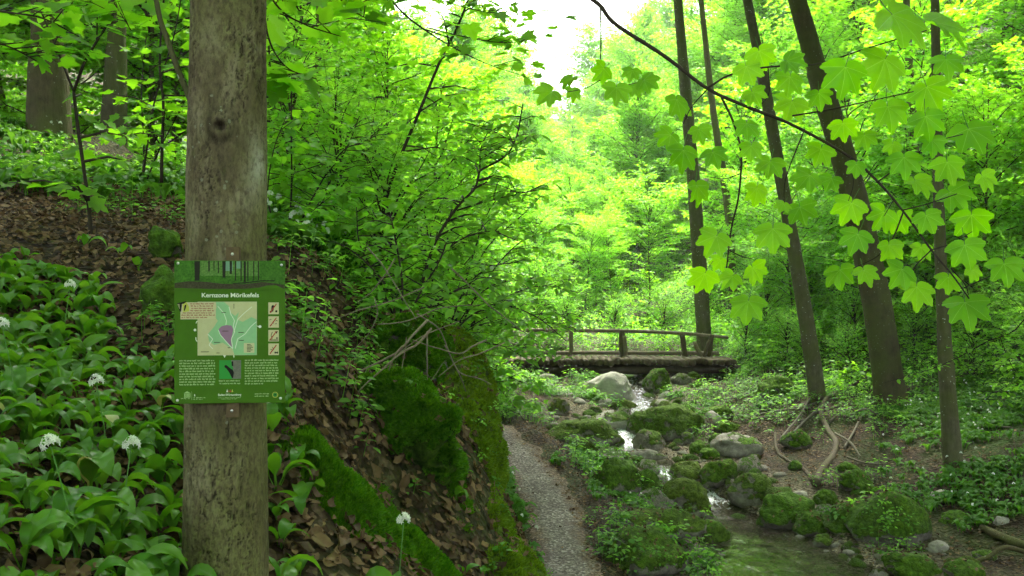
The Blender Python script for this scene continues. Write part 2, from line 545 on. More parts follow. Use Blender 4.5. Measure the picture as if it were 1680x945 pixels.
_ctrl = []
def C(px, py, d): _ctrl.append(P(px, py, d))
def X(x, y, z): _ctrl.append(np.array((x, y, EYE + z)))
# where the photographer stands and the bank at the left
X(0, 0, -1.62); X(-1, 0, -1.25); X(-3, 0, -.3); X(-8, 0, 2.2); X(0, -4, -1.9); X(-4, -6, 0.2); X(-12, -8, 4)
X(.55, 0, -1.8); X(.6, 3.0, -2.0)
for q in [(0, 945, 2.1), (150, 960, 2.3), (370, 1000, 2.75), (150, 740, 3.2), (0, 700, 3.0), (300, 790, 3.3), (100, 600, 4.1), (250, 600, 4.2), (0, 560, 4.2), (100, 440, 5.1), (260, 470, 5.0),
          (0, 345, 6.2), (150, 340, 6.6), (280, 360, 6.6), (0, 290, 8.0), (150, 290, 8.6), (300, 320, 8.6), (60, 235, 11.0), (200, 240, 12.5), (-300, 200, 6.5), (-300, 500, 4.0), (-400, 100, 10),
          (480, 560, 4.4), (500, 430, 5.8), (480, 700, 3.8), (500, 900, 3.25), (600, 760, 4.2), (700, 940, 3.9), (720, 760, 4.7), (640, 640, 5.2), (560, 560, 5.4), (760, 700, 5.5), (800, 800, 5.1), (832, 930, 4.65),
          (640, 520, 6.6), (720, 600, 6.6), (745, 640, 7.2), (560, 400, 8.5), (650, 470, 10), (720, 570, 10), (520, 370, 10.5), (420, 330, 10)]:
    C(*q)
# the drop to the path
X(.05, 3.3, -1.35); X(.42, 5.2, -2.2); X(.28, 6.2, -2.2); X(-.05, 6.6, -1.6); X(.14, 8.2, -2.45); X(.02, 9.5, -2.3); X(-.05, 11.5, -2.2); X(-.35, 14, -2.0); X(-.75, 16.5, -1.9); X(-1.2, 19, -1.7); X(-1.0, 22, -1.65)
X(-1.6, 12, -1.0); X(-2.2, 16, -.8); X(-3.5, 20, -.1); X(-4, 14, .5); X(-7, 14, 1.9); X(-10, 20, 3.2); X(-3, 26, -.5); X(-8, 30, 2.4); X(-18, 30, 7); X(-18, 14, 6.5)
# valley floor between path and brook
for q in [(1000, 850, 12.2), (1085, 905, 11.6), (1010, 935, 10.5), (960, 800, 14.0), (960, 760, 15.6), (1000, 800, 14.6), (1130, 850, 13.4), (930, 720, 17.5), (900, 690, 19), (960, 660, 20.5), (900, 650, 22), (1110, 720, 19), (1160, 700, 19.5), (1100, 640, 22.5),
          (1190, 930, 11.8), (1200, 760, 16.6), (1250, 745, 17.2)]:
    C(*q)
# the right bank
for q in [(1400, 812, 14.4), (1330, 790, 15.2), (1480, 890, 12.6), (1420, 880, 12.8), (1560, 935, 11.9), (1680, 900, 11.9), (1630, 850, 12.8), (1565, 768, 14.5), (1680, 720, 14.8), (1455, 672, 19), (1340, 658, 19.2), (1280, 690, 18.6), (1230, 660, 20.5), (1680, 610, 19),
          (1560, 620, 20), (1500, 560, 24), (1400, 560, 25), (1250, 605, 24.5), (1210, 612, 24.8), (1240, 560, 30), (1340, 520, 31), (1680, 500, 25), (1900, 520, 20), (1900, 700, 14), (1600, 430, 33), (1450, 440, 36)]:
    C(*q)
X(5.2, 9, -3.0); X(8, 8, -2.2); X(14, 12, 1.0); X(20, 22, 6); X(26, 40, 14); X(16, 45, 7); X(30, 5, 9); X(10, -5, -1); X(4, -5, -3.3); X(1.2, 0, -2.75)
# up the valley
for q in [(880, 585, 27), (980, 590, 27.5), (1080, 575, 29), (900, 545, 33), (1000, 548, 34), (1100, 535, 36), (940, 500, 45), (1050, 490, 48), (930, 440, 65), (1030, 430, 68), (930, 400, 85), (930, 350, 140), (900, 300, 220),
          (800, 480, 45), (700, 420, 45), (1150, 450, 50), (1250, 400, 55)]:
    C(*q)
X(-30, 60, 16); X(-22, 80, 15); X(-55, 60, 28); X(-55, 120, 34); X(30, 75, 20); X(55, 70, 32); X(55, 130, 40); X(-40, 160, 36); X(45, 170, 42); X(0, 230, 38); X(-60, 0, 22); X(60, 0, 20); X(-60, 230, 60); X(70, 230, 62); X(0, -20, 0); X(-40, -20, 14); X(40, -20, 12)
_ctrl = np.array(_ctrl)
_soft = 0.25
_ncp = len(_ctrl)
_A = np.zeros((_ncp + 3, _ncp + 3))
_r = np.sqrt(((_ctrl[:, None, :2] - _ctrl[None, :, :2]) ** 2).sum(-1) + _soft ** 2)
_A[:_ncp, :_ncp] = -_r + np.eye(_ncp) * -0.02
_A[:_ncp, _ncp] = 1; _A[:_ncp, _ncp + 1:] = _ctrl[:, :2]
_A[_ncp:, :_ncp] = _A[:_ncp, _ncp:].T
_rbfw = np.linalg.solve(_A, np.concatenate([_ctrl[:, 2], np.zeros(3)]))

def near_line(xy, S):
    """distance to a polyline, and its interpolated extra columns (z, half width)"""
    best = np.full(len(xy), 1e9)
    ext = np.zeros((len(xy), S.shape[1] - 2))
    for k in range(0, len(xy), 4000):
        q = xy[k:k + 4000]
        a = S[:-1, :2]; b = S[1:, :2]
        ab = b - a
        t = ((q[:, None] - a[None]) * ab[None]).sum(-1) / np.maximum((ab * ab).sum(-1), 1e-9)
        t = np.clip(t, 0, 1)
        dd = np.sqrt(((q[:, None] - (a[None] + t[..., None] * ab[None])) ** 2).sum(-1))
        i = dd.argmin(1)
        rr = np.arange(len(q))
        best[k:k + 4000] = dd[rr, i]
        tt = t[rr, i][:, None]
        ext[k:k + 4000] = S[i, 2:] * (1 - tt) + S[i + 1, 2:] * tt
    return best, ext

def ground_z(x, y):
    x = np.atleast_1d(np.asarray(x, dtype=np.float64)); y = np.atleast_1d(np.asarray(y, dtype=np.float64))
    xy = np.stack([x, y], -1)
    z = np.zeros(len(x))
    for k in range(0, len(x), 20000):
        q = xy[k:k + 20000]
        r = np.sqrt(((q[:, None] - _ctrl[None, :, :2]) ** 2).sum(-1) + _soft ** 2)
        z[k:k + 20000] = -r @ _rbfw[:_ncp] + _rbfw[_ncp] + q @ _rbfw[_ncp + 1:]
    p3 = np.stack([x, y, np.zeros(len(x))], -1)
    far = np.clip(np.hypot(x, y) / 25, 0.25, 2.0)
    z = z + 0.10 * far * fbm(p3 * 0.9, 4, 5)
    m = (y < 32) & (x > -4) & (x < 8)
    if m.any():
        q = xy[m]; zz = z[m]
        db, eb = near_line(q, BROOK_S)
        hw = eb[:, 1] * (1 + 0.25 * fbm(p3[m] * 1.5, 2, 9))
        t = 1 - sstep(hw * 0.75, hw * 1.35 + 0.25, db)
        bed = eb[:, 0] - 0.07 - 0.16 * (1 - sstep(0, 1, db / np.maximum(hw, .05)))
        zz = zz * (1 - t) + np.minimum(zz, bed) * t
        # banks stay above the water close to it
        lo = eb[:, 0] + 0.02
        zz = np.where((db > hw * 1.3) & (db < hw + 1.4), np.maximum(zz, lo + 0.10 * (db - hw * 1.3)), zz)
        dp, ep = near_line(q, PATH_S)
        t = 1 - sstep(ep[:, 1] * 1.05, ep[:, 1] * 1.8, dp)
        zz = zz * (1 - t) + (ep[:, 0] - 0.02) * t
        z[m] = zz
    return z

def gz(x, y):
    return float(ground_z(x, y)[0])

def ground_n(x, y, e=0.06):
    x = np.atleast_1d(x); y = np.atleast_1d(y)
    dx = (ground_z(x + e, y) - ground_z(x - e, y)) / (2 * e)
    dy = (ground_z(x, y + e) - ground_z(x, y - e)) / (2 * e)
    return unit(np.stack([-dx, -dy, np.ones(len(x))], -1))

_DS = np.geomspace(1.2, 200, 900)
def hit(px, py, dmin=1.2):
    """where the line of sight through photo pixel (px, py) meets the ground"""
    ds = _DS[_DS >= dmin]
    x = (px - 840.0) / F * ds
    z = EYE - (py - 472.5) / F * ds
    below = ground_z(x, ds) > z
    k = int(np.argmax(below)) if below.any() else len(ds) - 1
    return P(px, py, ds[k])

def _axis(segs):
    out = []
    for a, b, s in segs:
        out.append(np.arange(a, b, s))
    return np.concatenate(out)
_gx = np.concatenate([-np.geomspace(6.0, 90, 60)[::-1], _axis([(-5.9, -3, .09), (-3, 6.5, .06), (6.5, 12, .1)]), np.geomspace(12.0, 95, 55)])
_gy = np.concatenate([np.linspace(-25, 0.5, 40), _axis([(.7, 7, .055), (7, 18, .075), (18, 27, .11)]), np.geomspace(27.0, 240, 110)])
_GX, _GY = np.meshgrid(_gx, _gy)
_gz = ground_z(_GX.ravel(), _GY.ravel())
_gp = np.stack([_GX.ravel(), _GY.ravel(), _gz], -1)
# fine lumps of soil and litter near the camera
_near = 1 - sstep(10, 28, _gp[:, 1])
_gp[:, 2] += 0.022 * _near * fbm(_gp * np.array((7, 7, 0)) + 3.1, 3, 21)
_msk = (_gp[:, 1] < 40) & (_gp[:, 1] > 2) & (np.abs(_gp[:, 0] - 3) < 5)
_db = np.full(len(_gp), 99.0); _eb = np.zeros((len(_gp), 2))
_db[_msk], _eb[_msk] = near_line(_gp[_msk, :2], BROOK_S)
_shore = (1 - sstep(0.5, 1.5, _db - _eb[:, 1])) * (_gp[:, 1] < 29)
_shore = np.maximum(_shore, sstep(3.6, 4.2, _gp[:, 0]) * (1 - sstep(4.8, 5.8, _gp[:, 0])) * (1 - sstep(12.8, 13.8, _gp[:, 1])))
_shore = np.clip(_shore + 0.25 * fbm(_gp * 2.0, 3, 4), 0, 1) * (_shore > 0)
_green = np.clip(0.35 + 0.6 * sstep(5, 9, _gp[:, 0]) + 0.5 * sstep(24, 40, _gp[:, 1]) - 0.3 * (_gp[:, 0] < -.6) * (_gp[:, 1] < 8), 0, 1)
_nx, _ny = len(_gx), len(_gy)
_i = (np.arange(_ny - 1)[:, None] * _nx + np.arange(_nx - 1)[None, :]).ravel()
_q = np.stack([_i, _i + 1, _i + _nx + 1, _i + _nx], -1)
tag(obj('ground', mesh('ground', _gp, _q, M_GROUND, attrs={'shore': _shore, 'green': _green})), 'leaf strewn soil of the wooded valley floor and its banks', kind='structure')

# the footpath, a sheet of trodden gravel
def ribbon(S, n_across, edge_noise, seed):
    s = S
    t = unit(np.gradient(s[:, :2], axis=0))
    nn = np.stack([t[:, 1], -t[:, 0]], -1)
    u = np.linspace(-1, 1, n_across)
    eL = 1 + edge_noise * fbm(np.stack([s[:, 0] * 2, s[:, 1] * 2, np.zeros(len(s))], -1), 3, seed)
    eR = 1 + edge_noise * fbm(np.stack([s[:, 0] * 2, s[:, 1] * 2, np.ones(len(s)) * 9], -1), 3, seed + 1)
    e = np.where(u[None, :] < 0, eL[:, None], eR[:, None])
    off = u[None, :] * s[:, 3:4] * e
    xy = s[:, None, :2] + nn[:, None, :] * off[..., None]
    k = (np.arange(len(s) - 1)[:, None] * n_across + np.arange(n_across - 1)[None, :]).ravel()
    q = np.stack([k, k + 1, k + n_across + 1, k + n_across], -1)
    return xy.reshape(-1, 2), np.tile(u, len(s)), np.repeat(np.arange(len(s)), n_across), q

_s = spline(PATH, 420)
_xy, _u, _k, _q = ribbon(_s, 13, 0.35, 3)
_z = np.maximum(ground_z(_xy[:, 0], _xy[:, 1]), 0) + 0.028 - 0.03 * np.abs(_u) ** 4
_v = np.column_stack([_xy, _z]); _v[:, 2] += 0.008 * fbm(_v * np.array((6, 6, 0)), 3, 8)
tag(obj('path', mesh('path', _v, _q, M_PATH, attrs={'edge': np.abs(_u)})), 'narrow grey gravel footpath winding towards the bridge', kind='structure')

_s = spline(BROOK, 520)
_s[:, 3] *= 1.5
_xy, _u, _k, _q = ribbon(_s, 17, 0.2, 13)
_zl = _s[_k, 2]
_slope = np.abs(np.gradient(_s[:, 2]) / np.maximum(np.linalg.norm(np.gradient(_s[:, :2], axis=0), axis=1), 1e-4))
_foam = sstep(0.04, 0.16, _slope)[_k]
_v = np.column_stack([_xy, _zl])
_v[:, 2] += 0.02 * _foam * fbm(_v * 9, 3, 2) + 0.004 * fbm(_v * 4, 2, 3)
tag(obj('stream', mesh('stream', _v, _q, M_WATER, attrs={'foam': _foam})), 'shallow brook running down between mossy boulders', kind='structure')
# ------------------------------------------------------------------ foliage: one crown grown along real branches
def grow_crown(seed, axis, crown_r, n_branch, t0, leaf_L, tpl, mat, wood, droop=0.25, twig_gap=0.22, leaf_gap=0.075, shape='dome', up0=0.55, flat=0.35, wood_r=0.02, maxleaf=40000, aspect=0.72, dense=2.4, spread=.45):
    """branches from an axis polyline; flat sprays of twigs with leaves set on them.
    returns (crown mesh, wood mesh)"""
    rng = np.random.default_rng(seed)
    ax = spline(axis, 60)
    H = np.linalg.norm(ax[-1] - ax[0])
    pos, tip, nrm, sz = [], [], [], []
    tubes = []
    for b in range(n_branch):
        u = (b + rng.random()) / n_branch
        t = t0 + (1 - t0) * u
        k = min(int(t * 59), 59)
        st = ax[k]
        az = b * 2.399963 + rng.normal(0, .35)
        prof = {'dome': math.sqrt(max(0.03, 1 - (max(0, u - .25) / .75) ** 2)) * (0.55 + 0.45 * min(1, u * 3)),
                'cone': 1.05 - 0.5 * u * u, 'vase': 0.45 + 0.6 * u}[shape]
        ln = crown_r * prof * rng.uniform(.7, 1.15)
        el = up0 * rng.uniform(.4, 1.3) + 0.7 * u * u
        d = np.array((math.cos(az) * math.cos(el), math.sin(az) * math.cos(el), math.sin(el)))
        m = 9
        pts = [st]
        for q in range(m - 1):
            d = unit(d + np.array((rng.normal(0, .09), rng.normal(0, .09), -droop * 2.0 / m + rng.normal(0, .05))))
            pts.append(pts[-1] + d * ln / (m - 1))
        pts = np.array(pts)
        tubes.append(tube(spline(pts, 9), np.linspace(wood_r * (0.5 + ln / crown_r * .5), wood_r * 0.15, 9), 4, close=False))
        nt = max(3, int(ln / twig_gap))
        s = 1 if rng.random() < .5 else -1
        bp = spline(pts, nt + 1)
        bd = unit(np.gradient(bp, axis=0))
        for q in range(1, nt + 1):
            f = q / nt
            if f < .22 and rng.random() < .75: continue
            s = -s
            dirb = bd[q]
            hor = unit(np.cross(dirb, (0, 0, 1.0))) * s
            td = unit(dirb * rng.uniform(.5, 1.0) + hor * rng.uniform(.6, 1.1) + np.array((0, 0, rng.normal(-.05, .16))))
            if q == nt: td = dirb
            tl = ln * (0.16 + 0.30 * math.sin(math.pi * min(1, f * .9 + .05))) * rng.uniform(.6, 1.2)
            tl = max(tl, leaf_L * 2)
            nl = max(3, int(tl / leaf_gap * dense))
            w = (np.arange(nl) + rng.random(nl)) / nl
            sd = np.where(np.arange(nl) % 2 == 0, 1.0, -1.0)
            pp = bp[q] + td * (w * tl)[:, None] + np.array((0, 0, -1.0)) * (0.18 * tl * w ** 2)[:, None]
            sidev = unit(np.cross(td, (0, 0, 1.0)))
            tp = td[None] * 0.55 + sidev[None] * sd[:, None] * rng.uniform(.4, 1.1, nl)[:, None] + rng.normal(0, .22, (nl, 3)) + np.array((0, 0, -.18))
            nn = np.array((0, 0, 1.0)) + rng.normal(0, flat, (nl, 3))
            lat = leaf_L * .25 + rng.random(nl) ** 1.3 * spread * tl * (1.05 - w)
            pos.append(pp + sidev[None] * (sd * lat)[:, None] + np.array((0, 0, -.12)) * lat[:, None]); tip.append(tp); nrm.append(nn)
            sz.append(leaf_L * rng.uniform(.6, 1.2, nl) * (1 - .25 * w))
            if wood_r > .004:
                tubes.append(tube(np.array([bp[q], bp[q] + td * tl * .5 - np.array((0, 0, .045 * tl)), bp[q] + td * tl - np.array((0, 0, .18 * tl))]), [wood_r * .22, wood_r * .14, wood_r * .05], 3, close=False))
    pos = np.vstack(pos); tip = np.vstack(tip); nrm = np.vstack(nrm); sz = np.concatenate(sz)
    if len(pos) > maxleaf:
        k = rng.permutation(len(pos))[:maxleaf]
        pos, tip, nrm, sz = pos[k], tip[k], nrm[k], sz[k]
    v, f, rnd = leaves(pos, tip, nrm, sz, sz * aspect, tpl, rng)
    cr = mesh('crown', v, f, mat, smooth=False, attrs={'rnd': rnd})
    wv, wf = join(tubes)
    return cr, mesh('limbs', wv, wf, wood)

def trunk_mesh(path, rad, seg=14, mat=None, rough=0.05, flare=True, seed=0, n=60):
    p = spline(path, n)
    r = np.interp(np.linspace(0, 1, n), np.linspace(0, 1, len(rad)), rad)
    if flare:
        h = p[:, 2] - p[0, 2]
        r = r * (1 + 0.32 * np.exp(-h / (r[0] * 1.5)))
    v, f = tube(p, r, seg, rough, 5.0 / max(r[0], .05) * .12, seed, close=False)
    return mesh('trunk', v, f, mat)

# ---- shared young-tree kinds of the understorey (each mesh shared between its copies)
def young_kind(seed, H, r, crown_r, nb, leafL, tpl, mat, t0=.14, shape='dome', **kw):
    rng = np.random.default_rng(seed)
    w = np.cumsum(rng.normal(0, .05 * H / 5, (5, 2)), axis=0); w[0] = 0
    ax = np.column_stack([w, np.linspace(-.25, H, 5)])
    tm = trunk_mesh(ax, [r, r * .8, r * .55, r * .2], 8, M_BARK_G, .04, True, seed, 24)
    cm, lm = grow_crown(seed, ax, crown_r, nb, t0, leafL, tpl, mat, M_TWIG, shape=shape, wood_r=r * .42, **kw)
    return tm, cm, lm

KINDS = [
    young_kind(11, 7.5, .055, 2.6, 60, .120, T_DIAMOND, M_LEAF, leaf_gap=.042, twig_gap=.15, up0=.7, flat=.42),
    young_kind(12, 5.5, .045, 2.2, 54, .105, T_DIAMOND, M_LEAF_Y, leaf_gap=.038, twig_gap=.14, t0=.08),
    young_kind(13, 9.5, .075, 3.0, 74, .130, T_DIAMOND, M_LEAF, leaf_gap=.05, twig_gap=.17, shape='dome', t0=.16, up0=.85, droop=.2, flat=.45),
    young_kind(14, 4.2, .035, 2.0, 46, .095, T_DIAMOND, M_LEAF_Y, leaf_gap=.036, twig_gap=.13, shape='vase', t0=.05),
    young_kind(15, 6.5, .05, 2.4, 40, .150, T_MAPLE, M_LEAF_Y, leaf_gap=.085, twig_gap=.22, aspect=1.0),
]
def place_young(kind, x, y, rz, s, name, label, cat, group, tilt=0.0, z=None):
    e = empty(name, (x, y, (gz(x, y) if z is None else z)))
    e.rotation_euler = (tilt * math.sin(rz * 3), tilt * math.cos(rz * 2), rz)
    e.scale = (s, s, s)
    tag(e, label, cat, group)
    for nm, me in zip(('trunk', 'crown', 'limbs'), KINDS[kind]):
        obj(nm, me, e)
    return e

# ---- tall crowns shared by the big trees (start high above the frame)
def tall_crown(seed, H, R_, nb, leafL):
    ax = [(0, 0, 0), (.1, .15, H * .5), (0, 0, H)]
    return grow_crown(seed, ax, R_, nb, 0.02, leafL, T_DIAMOND, M_LEAF, M_BARK, wood_r=.10, twig_gap=.24, leaf_gap=.055, droop=.3, up0=.35, dense=2.2, maxleaf=40000)
TALL = [tall_crown(31, 10.0, 4.6, 52, .15), tall_crown(32, 8.5, 4.0, 46, .14)]

def big_tree(name, label, pix, d, crown, mat, H=15.0, seed=0, rz=0.0, cs=1.0, base_d=None, cat='tree', seg=18, crown_z=None, extra=None):
    """trunk through photo points (px, py, width px) at d metres, carried on above the frame into a crown"""
    pts, rad = [], []
    for (px, py, w) in pix:
        pts.append(P(px, py, d)); rad.append(w / F * d / 2)
    pts = np.array(pts)
    b = pts[0].copy(); b[2] = min(b[2], gz(b[0], b[1])) - .35
    base = np.array((b[0], b[1], gz(b[0], b[1])))
    top = pts[-1] + unit(pts[-1] - pts[-2]) * max(2.0, (base[2] + H - pts[-1][2]))
    path = np.vstack([b, pts, top]) - base
    rad = [rad[0]] + rad + [rad[-1] * .55]
    e = empty(name, base)
    tag(e, label, cat)
    # arc-length radii
    L = np.concatenate([[0], np.cumsum(np.linalg.norm(np.diff(path, axis=0), axis=1))]); L /= L[-1]
    u = np.linspace(0, 1, 12)
    obj('trunk', trunk_mesh(path, np.interp(u, L, rad), seg, mat, .06, True, seed, 90), e)
    if crown is not None:
        cm, lm = TALL[crown]
        cz = path[-1] * (crown_z if crown_z else .62)
        obj('crown', cm, e, loc=cz, rot=(0, 0, rz), scl=cs)
        obj('limbs', lm, e, loc=cz, rot=(0, 0, rz), scl=cs)
    return e
# ------------------------------------------------------------------ the big trees one can tell apart
big_tree('leaning_tree', 'thick dark trunk leaning out from the right bank with ivy leaves on its upper part', [(1463, 668, 56), (1435, 480, 51), (1395, 300, 47), (1345, 130, 46), (1308, 0, 44)], 19.0, 0, M_BARK, 20, 41, .4, 1.7, seg=24)
big_tree('slender_tree', 'slim straight trunk just left of the thick leaning one, rising over the twisted driftwood', [(1342, 656, 26), (1322, 520, 27), (1290, 340, 27), (1252, 130, 25), (1226, 0, 22)], 19.2, 1, M_BARK_G, 18, 42, 1.3, 1.4)
big_tree('bridge_tree', 'tall grey trunk standing right behind the wooden bridge', [(1157, 592, 27), (1150, 470, 27), (1138, 300, 25), (1122, 120, 24), (1112, 0, 22)], 26.2, 0, M_BARK_G, 22, 43, 2.2, 1.4)
big_tree('bank_tree', 'slim mottled trunk rooted among wild garlic on the near right bank', [(1564, 766, 36), (1552, 600, 31), (1543, 420, 30), (1537, 200, 26), (1534, 0, 20)], 14.5, 1, M_BARK_G, 17, 44, 3.0, 1.6)
big_tree('tree', 'thin trunk far behind the bridge tree, half hidden by leaves', [(1205, 540, 12), (1195, 350, 13), (1170, 180, 13), (1150, 0, 11)], 36.0, 1, M_BARK, 20, 45, .9, 1.0)
big_tree('tree', 'thin pale trunk on the slope between leaning and mottled trunks', [(1512, 470, 17), (1503, 300, 18), (1493, 130, 17), (1487, 0, 15)], 30.0, 1, M_BARK_G, 19, 46, 1.9, 1.0)
big_tree('old_tree', 'broad dark trunk at the far left behind the upper wild garlic', [(82, 262, 78), (80, 180, 76), (78, 90, 76), (77, 0, 76)], 11.5, 0, M_BARK, 17, 47, 2.9, 1.5, seg=24)
big_tree('lichen_tree', 'dim grey trunk with white lichen flecks left of the sign tree', [(185, 262, 48), (188, 170, 46), (191, 80, 45), (193, 0, 44)], 13.0, 1, M_BARK_G, 18, 48, 4.0, 1.4)
big_tree('small_tree', 'short dark mossy trunk standing in the shrubs just right of the sign tree', [(517, 385, 17), (521, 330, 18), (523, 250, 19), (520, 180, 15), (522, 60, 13)], 10.5, 1, M_BARK, 14, 49, .2, .7)
big_tree('tree', 'pale thin trunk seen through leaves near the upper left corner', [(292, 300, 18), (288, 160, 17), (284, 0, 17)], 17.0, 1, M_BARK_G, 16, 50, 5.0, .9)

# ------------------------------------------------------------------ young trees of the understorey
_rng = np.random.default_rng(77)
def understorey(name, label, cat, group, spots):
    for (px, d, kind, s) in spots:
        x = (px - 840) / F * d
        place_young(kind, x, d, _rng.uniform(0, 6.28), s * _rng.uniform(.92, 1.08), name, label, cat, group, tilt=.10)
G1 = 'young trees on the left slope behind the sign tree'
understorey('young_tree', 'leafy young tree on the left slope behind the sign tree', 'tree', G1,
            [(-60, 13, 0, .9), (120, 15, 1, 1.0), (260, 16.5, 0, 1.0), (20, 18, 2, 1), (330, 19, 2, .9), (180, 21, 1, 1.2), (-40, 24, 0, 1.2), (90, 26, 2, 1.1), (290, 26, 4, 1.2), (400, 24, 0, 1.1)])
G2 = 'young trees in the thicket behind the mossy rock'
understorey('young_tree', 'leafy young tree in the bright thicket behind the mossy rock', 'tree', G2,
            [(480, 12.5, 4, .75), (610, 14.5, 4, .75), (470, 19, 4, 1.0), (560, 22, 0, .9), (690, 18, 4, .8), (740, 24, 4, .9), (500, 30, 2, 1.1), (600, 31, 4, 1.3), (700, 34, 4, 1.3), (770, 30, 3, 1.2), (545, 40, 2, 1.2), (640, 46, 0, 1.4), (720, 52, 0, 1.3), (790, 48, 1, 1.3), (700, 64, 2, 1.5), (765, 78, 2, 1.7)])
G3 = 'young trees up the valley beyond the bridge'
understorey('young_tree', 'leafy young tree up the valley beyond the bridge', 'tree', G3,
            [(840, 36, 3, 1.0), (900, 42, 3, 1.1), (985, 46, 3, 1.1), (1060, 38, 3, 1.0), (870, 50, 1, 1.2), (950, 56, 1, 1.2), (1030, 54, 0, 1.0), (1100, 50, 0, 1.0), (830, 62, 2, 1.0), (900, 72, 0, 1.2), (985, 75, 0, 1.2), (1060, 72, 2, 1.1), (1130, 62, 2, 1.2), (800, 52, 0, 1.2), (850, 90, 2, 1.3), (940, 95, 1, 1.5), (1010, 100, 2, 1.2), (1090, 92, 2, 1.5), (760, 70, 2, 1.4), (900, 125, 2, 1.5), (970, 130, 2, 1.4), (1040, 135, 2, 1.8), (820, 130, 2, 1.9), (1010, 62, 2, 1.25), (1060, 85, 0, 2.0), (990, 115, 0, 2.2), (1090, 120, 2, 2.2), (930, 110, 1, 1.9), (880, 38, 1, .8), (960, 39, 3, .8), (1010, 41, 3, .8), (940, 48, 0, .8), (1000, 60, 1, 1.1), (920, 62, 0, 1.0), (965, 68, 2, 1.0), (1045, 50, 2, 1.3)])
G4 = 'young trees on the right slope behind the leaning trunk'
understorey('young_tree', 'leafy young tree on the right slope behind the leaning trunk', 'tree', G4,
            [(1190, 40, 1, 1.1), (1240, 34, 3, 1.0), (1300, 30, 3, .9), (1280, 44, 0, 1.1), (1370, 36, 1, 1.0), (1440, 33, 3, 1.1), (1350, 50, 2, 1.1), (1500, 38, 0, 1.0), (1590, 31, 1, 1.0), (1690, 29, 3, 1.2), (1660, 38, 2, 1.0), (1760, 34, 0, 1.0), (1430, 55, 2, 1.2), (1560, 50, 2, 1.2), (1230, 60, 2, 1.2), (1330, 68, 2, 1.3), (1680, 55, 2, 1.3), (1480, 72, 2, 1.4), (1600, 75, 2, 1.5), (1800, 48, 2, 1.2), (1640, 24, 4, .8), (1760, 22, 1, .9), (1300, 27, 1, .9), (1420, 26, 4, 1.0), (1520, 25, 1, 1.0), (1600, 22.5, 4, .9), (1370, 32, 0, .9), (1470, 29, 4, 1.2), (1560, 34, 4, 1.4), (1250, 38, 4, 1.3), (1320, 42, 4, 1.5), (1680, 33, 4, 1.4)])
# the wood on the far slopes: bigger trees, still told apart by their trunks
_r2 = np.random.default_rng(5)
_n = 0
for _ in range(900):
    x = _r2.uniform(-75, 80); y = _r2.uniform(45, 190)
    if abs(x - 3 - .035 * y) < 4 + .03 * y: continue
    if abs(x) > y * .62 + 4: continue
    if any((x - a) ** 2 + (y - b) ** 2 < (3.6 + .012 * y) ** 2 for a, b in globals().setdefault('_taken', [])): continue
    _taken.append((x, y))
    left = x < 3
    if 430 < 840 + F * x / y < 840 and y < 110: continue
    k = [0, 2, 2, 1][_n % 4]
    place_young(k, x, y, _r2.uniform(0, 6.28), _r2.uniform(1.2, 2.1), 'forest_tree', 'green tree of the wood covering the far left valley side' if left else 'green tree of the wood covering the far right valley side', 'tree',
                'trees on the far left valley side' if left else 'trees on the far right valley side', tilt=.06)
    _n += 1
    if _n >= 170: break
# the wood around the viewer: unseen trees added to block sky and cast shade
for k, (x, y, h, s, c) in enumerate([(-7, -7, 6, 1.5, 0), (2.5, -9, 6, 1.5, 1), (10, -3, 5, 1.5, 0), (12.5, 5, 5, 1.4, 1), (-11, 1, 4, 1.5, 1), (-12, 9, 4, 1.4, 0), (16, 13, 4, 1.5, 0), (-1, -15, 5, 1.6, 0), (-16, -9, 3, 1.6, 1), (14, -12, 4, 1.7, 1), (11.8, 16, 5, 1.3, 0), (14.5, 21.5, 5, 1.4, 1), (9, 9.5, 6, 1.1, 1)]):
    z = gz(x, y)
    e = empty('forest_tree', (x, y, z))
    tag(e, 'unseen tall forest tree added around the viewer to block sky light', 'tree', 'unseen forest trees added around the viewer')
    obj('trunk', trunk_mesh([(0, 0, -.4), (.1, .1, h), (0, .2, h + 9 * s)], [.22, .17, .05], 12, M_BARK_G, .05, True, k), e)
    for nm, me in zip(('crown', 'limbs'), TALL[c]):
        obj(nm, me, e, loc=(0, 0, h), rot=(0, 0, k * 1.3), scl=s)
# ------------------------------------------------------------------ boulders
def _ico(sub):
    import bmesh
    bm = bmesh.new()
    bmesh.ops.create_icosphere(bm, subdivisions=sub, radius=1.0)
    bm.verts.ensure_lookup_table()
    v = np.array([q.co[:] for q in bm.verts]); f = np.array([[q.index for q in p.verts] for p in bm.faces])
    bm.free()
    return v, f
ICO4, ICO5, ICO2 = _ico(4), _ico(5), _ico(2)

def rock_mesh(seed, size, ico=ICO4, ang=0.85, lump=0.26, fine=0.085, name='boulder'):
    """angular, weathered stone: a ball cut by planes, then lumped and roughened"""
    rng = np.random.default_rng(seed)
    v, f = ico
    u = v.copy()
    r = np.ones(len(v))
    for k in range(12):
        n = unit(rng.normal(0, 1, 3)); n[2] = abs(n[2]) * .8
        n = unit(n)
        c = rng.uniform(.62, .92)
        dd = u @ n
        r = np.minimum(r, np.where(dd > 1e-3, c / np.maximum(dd, 1e-3), 9))
    r = 1 - ang + ang * r
    r = r * (1 + lump * fbm(u * 1.3 + seed, 3, seed))
    r = r + fine * fbm(u * 5 + seed * 2.1, 4, seed + 7)
    p = u * r[:, None]
    p = p * np.asarray(size)[None]
    return mesh(name, p, f, M_ROCK)

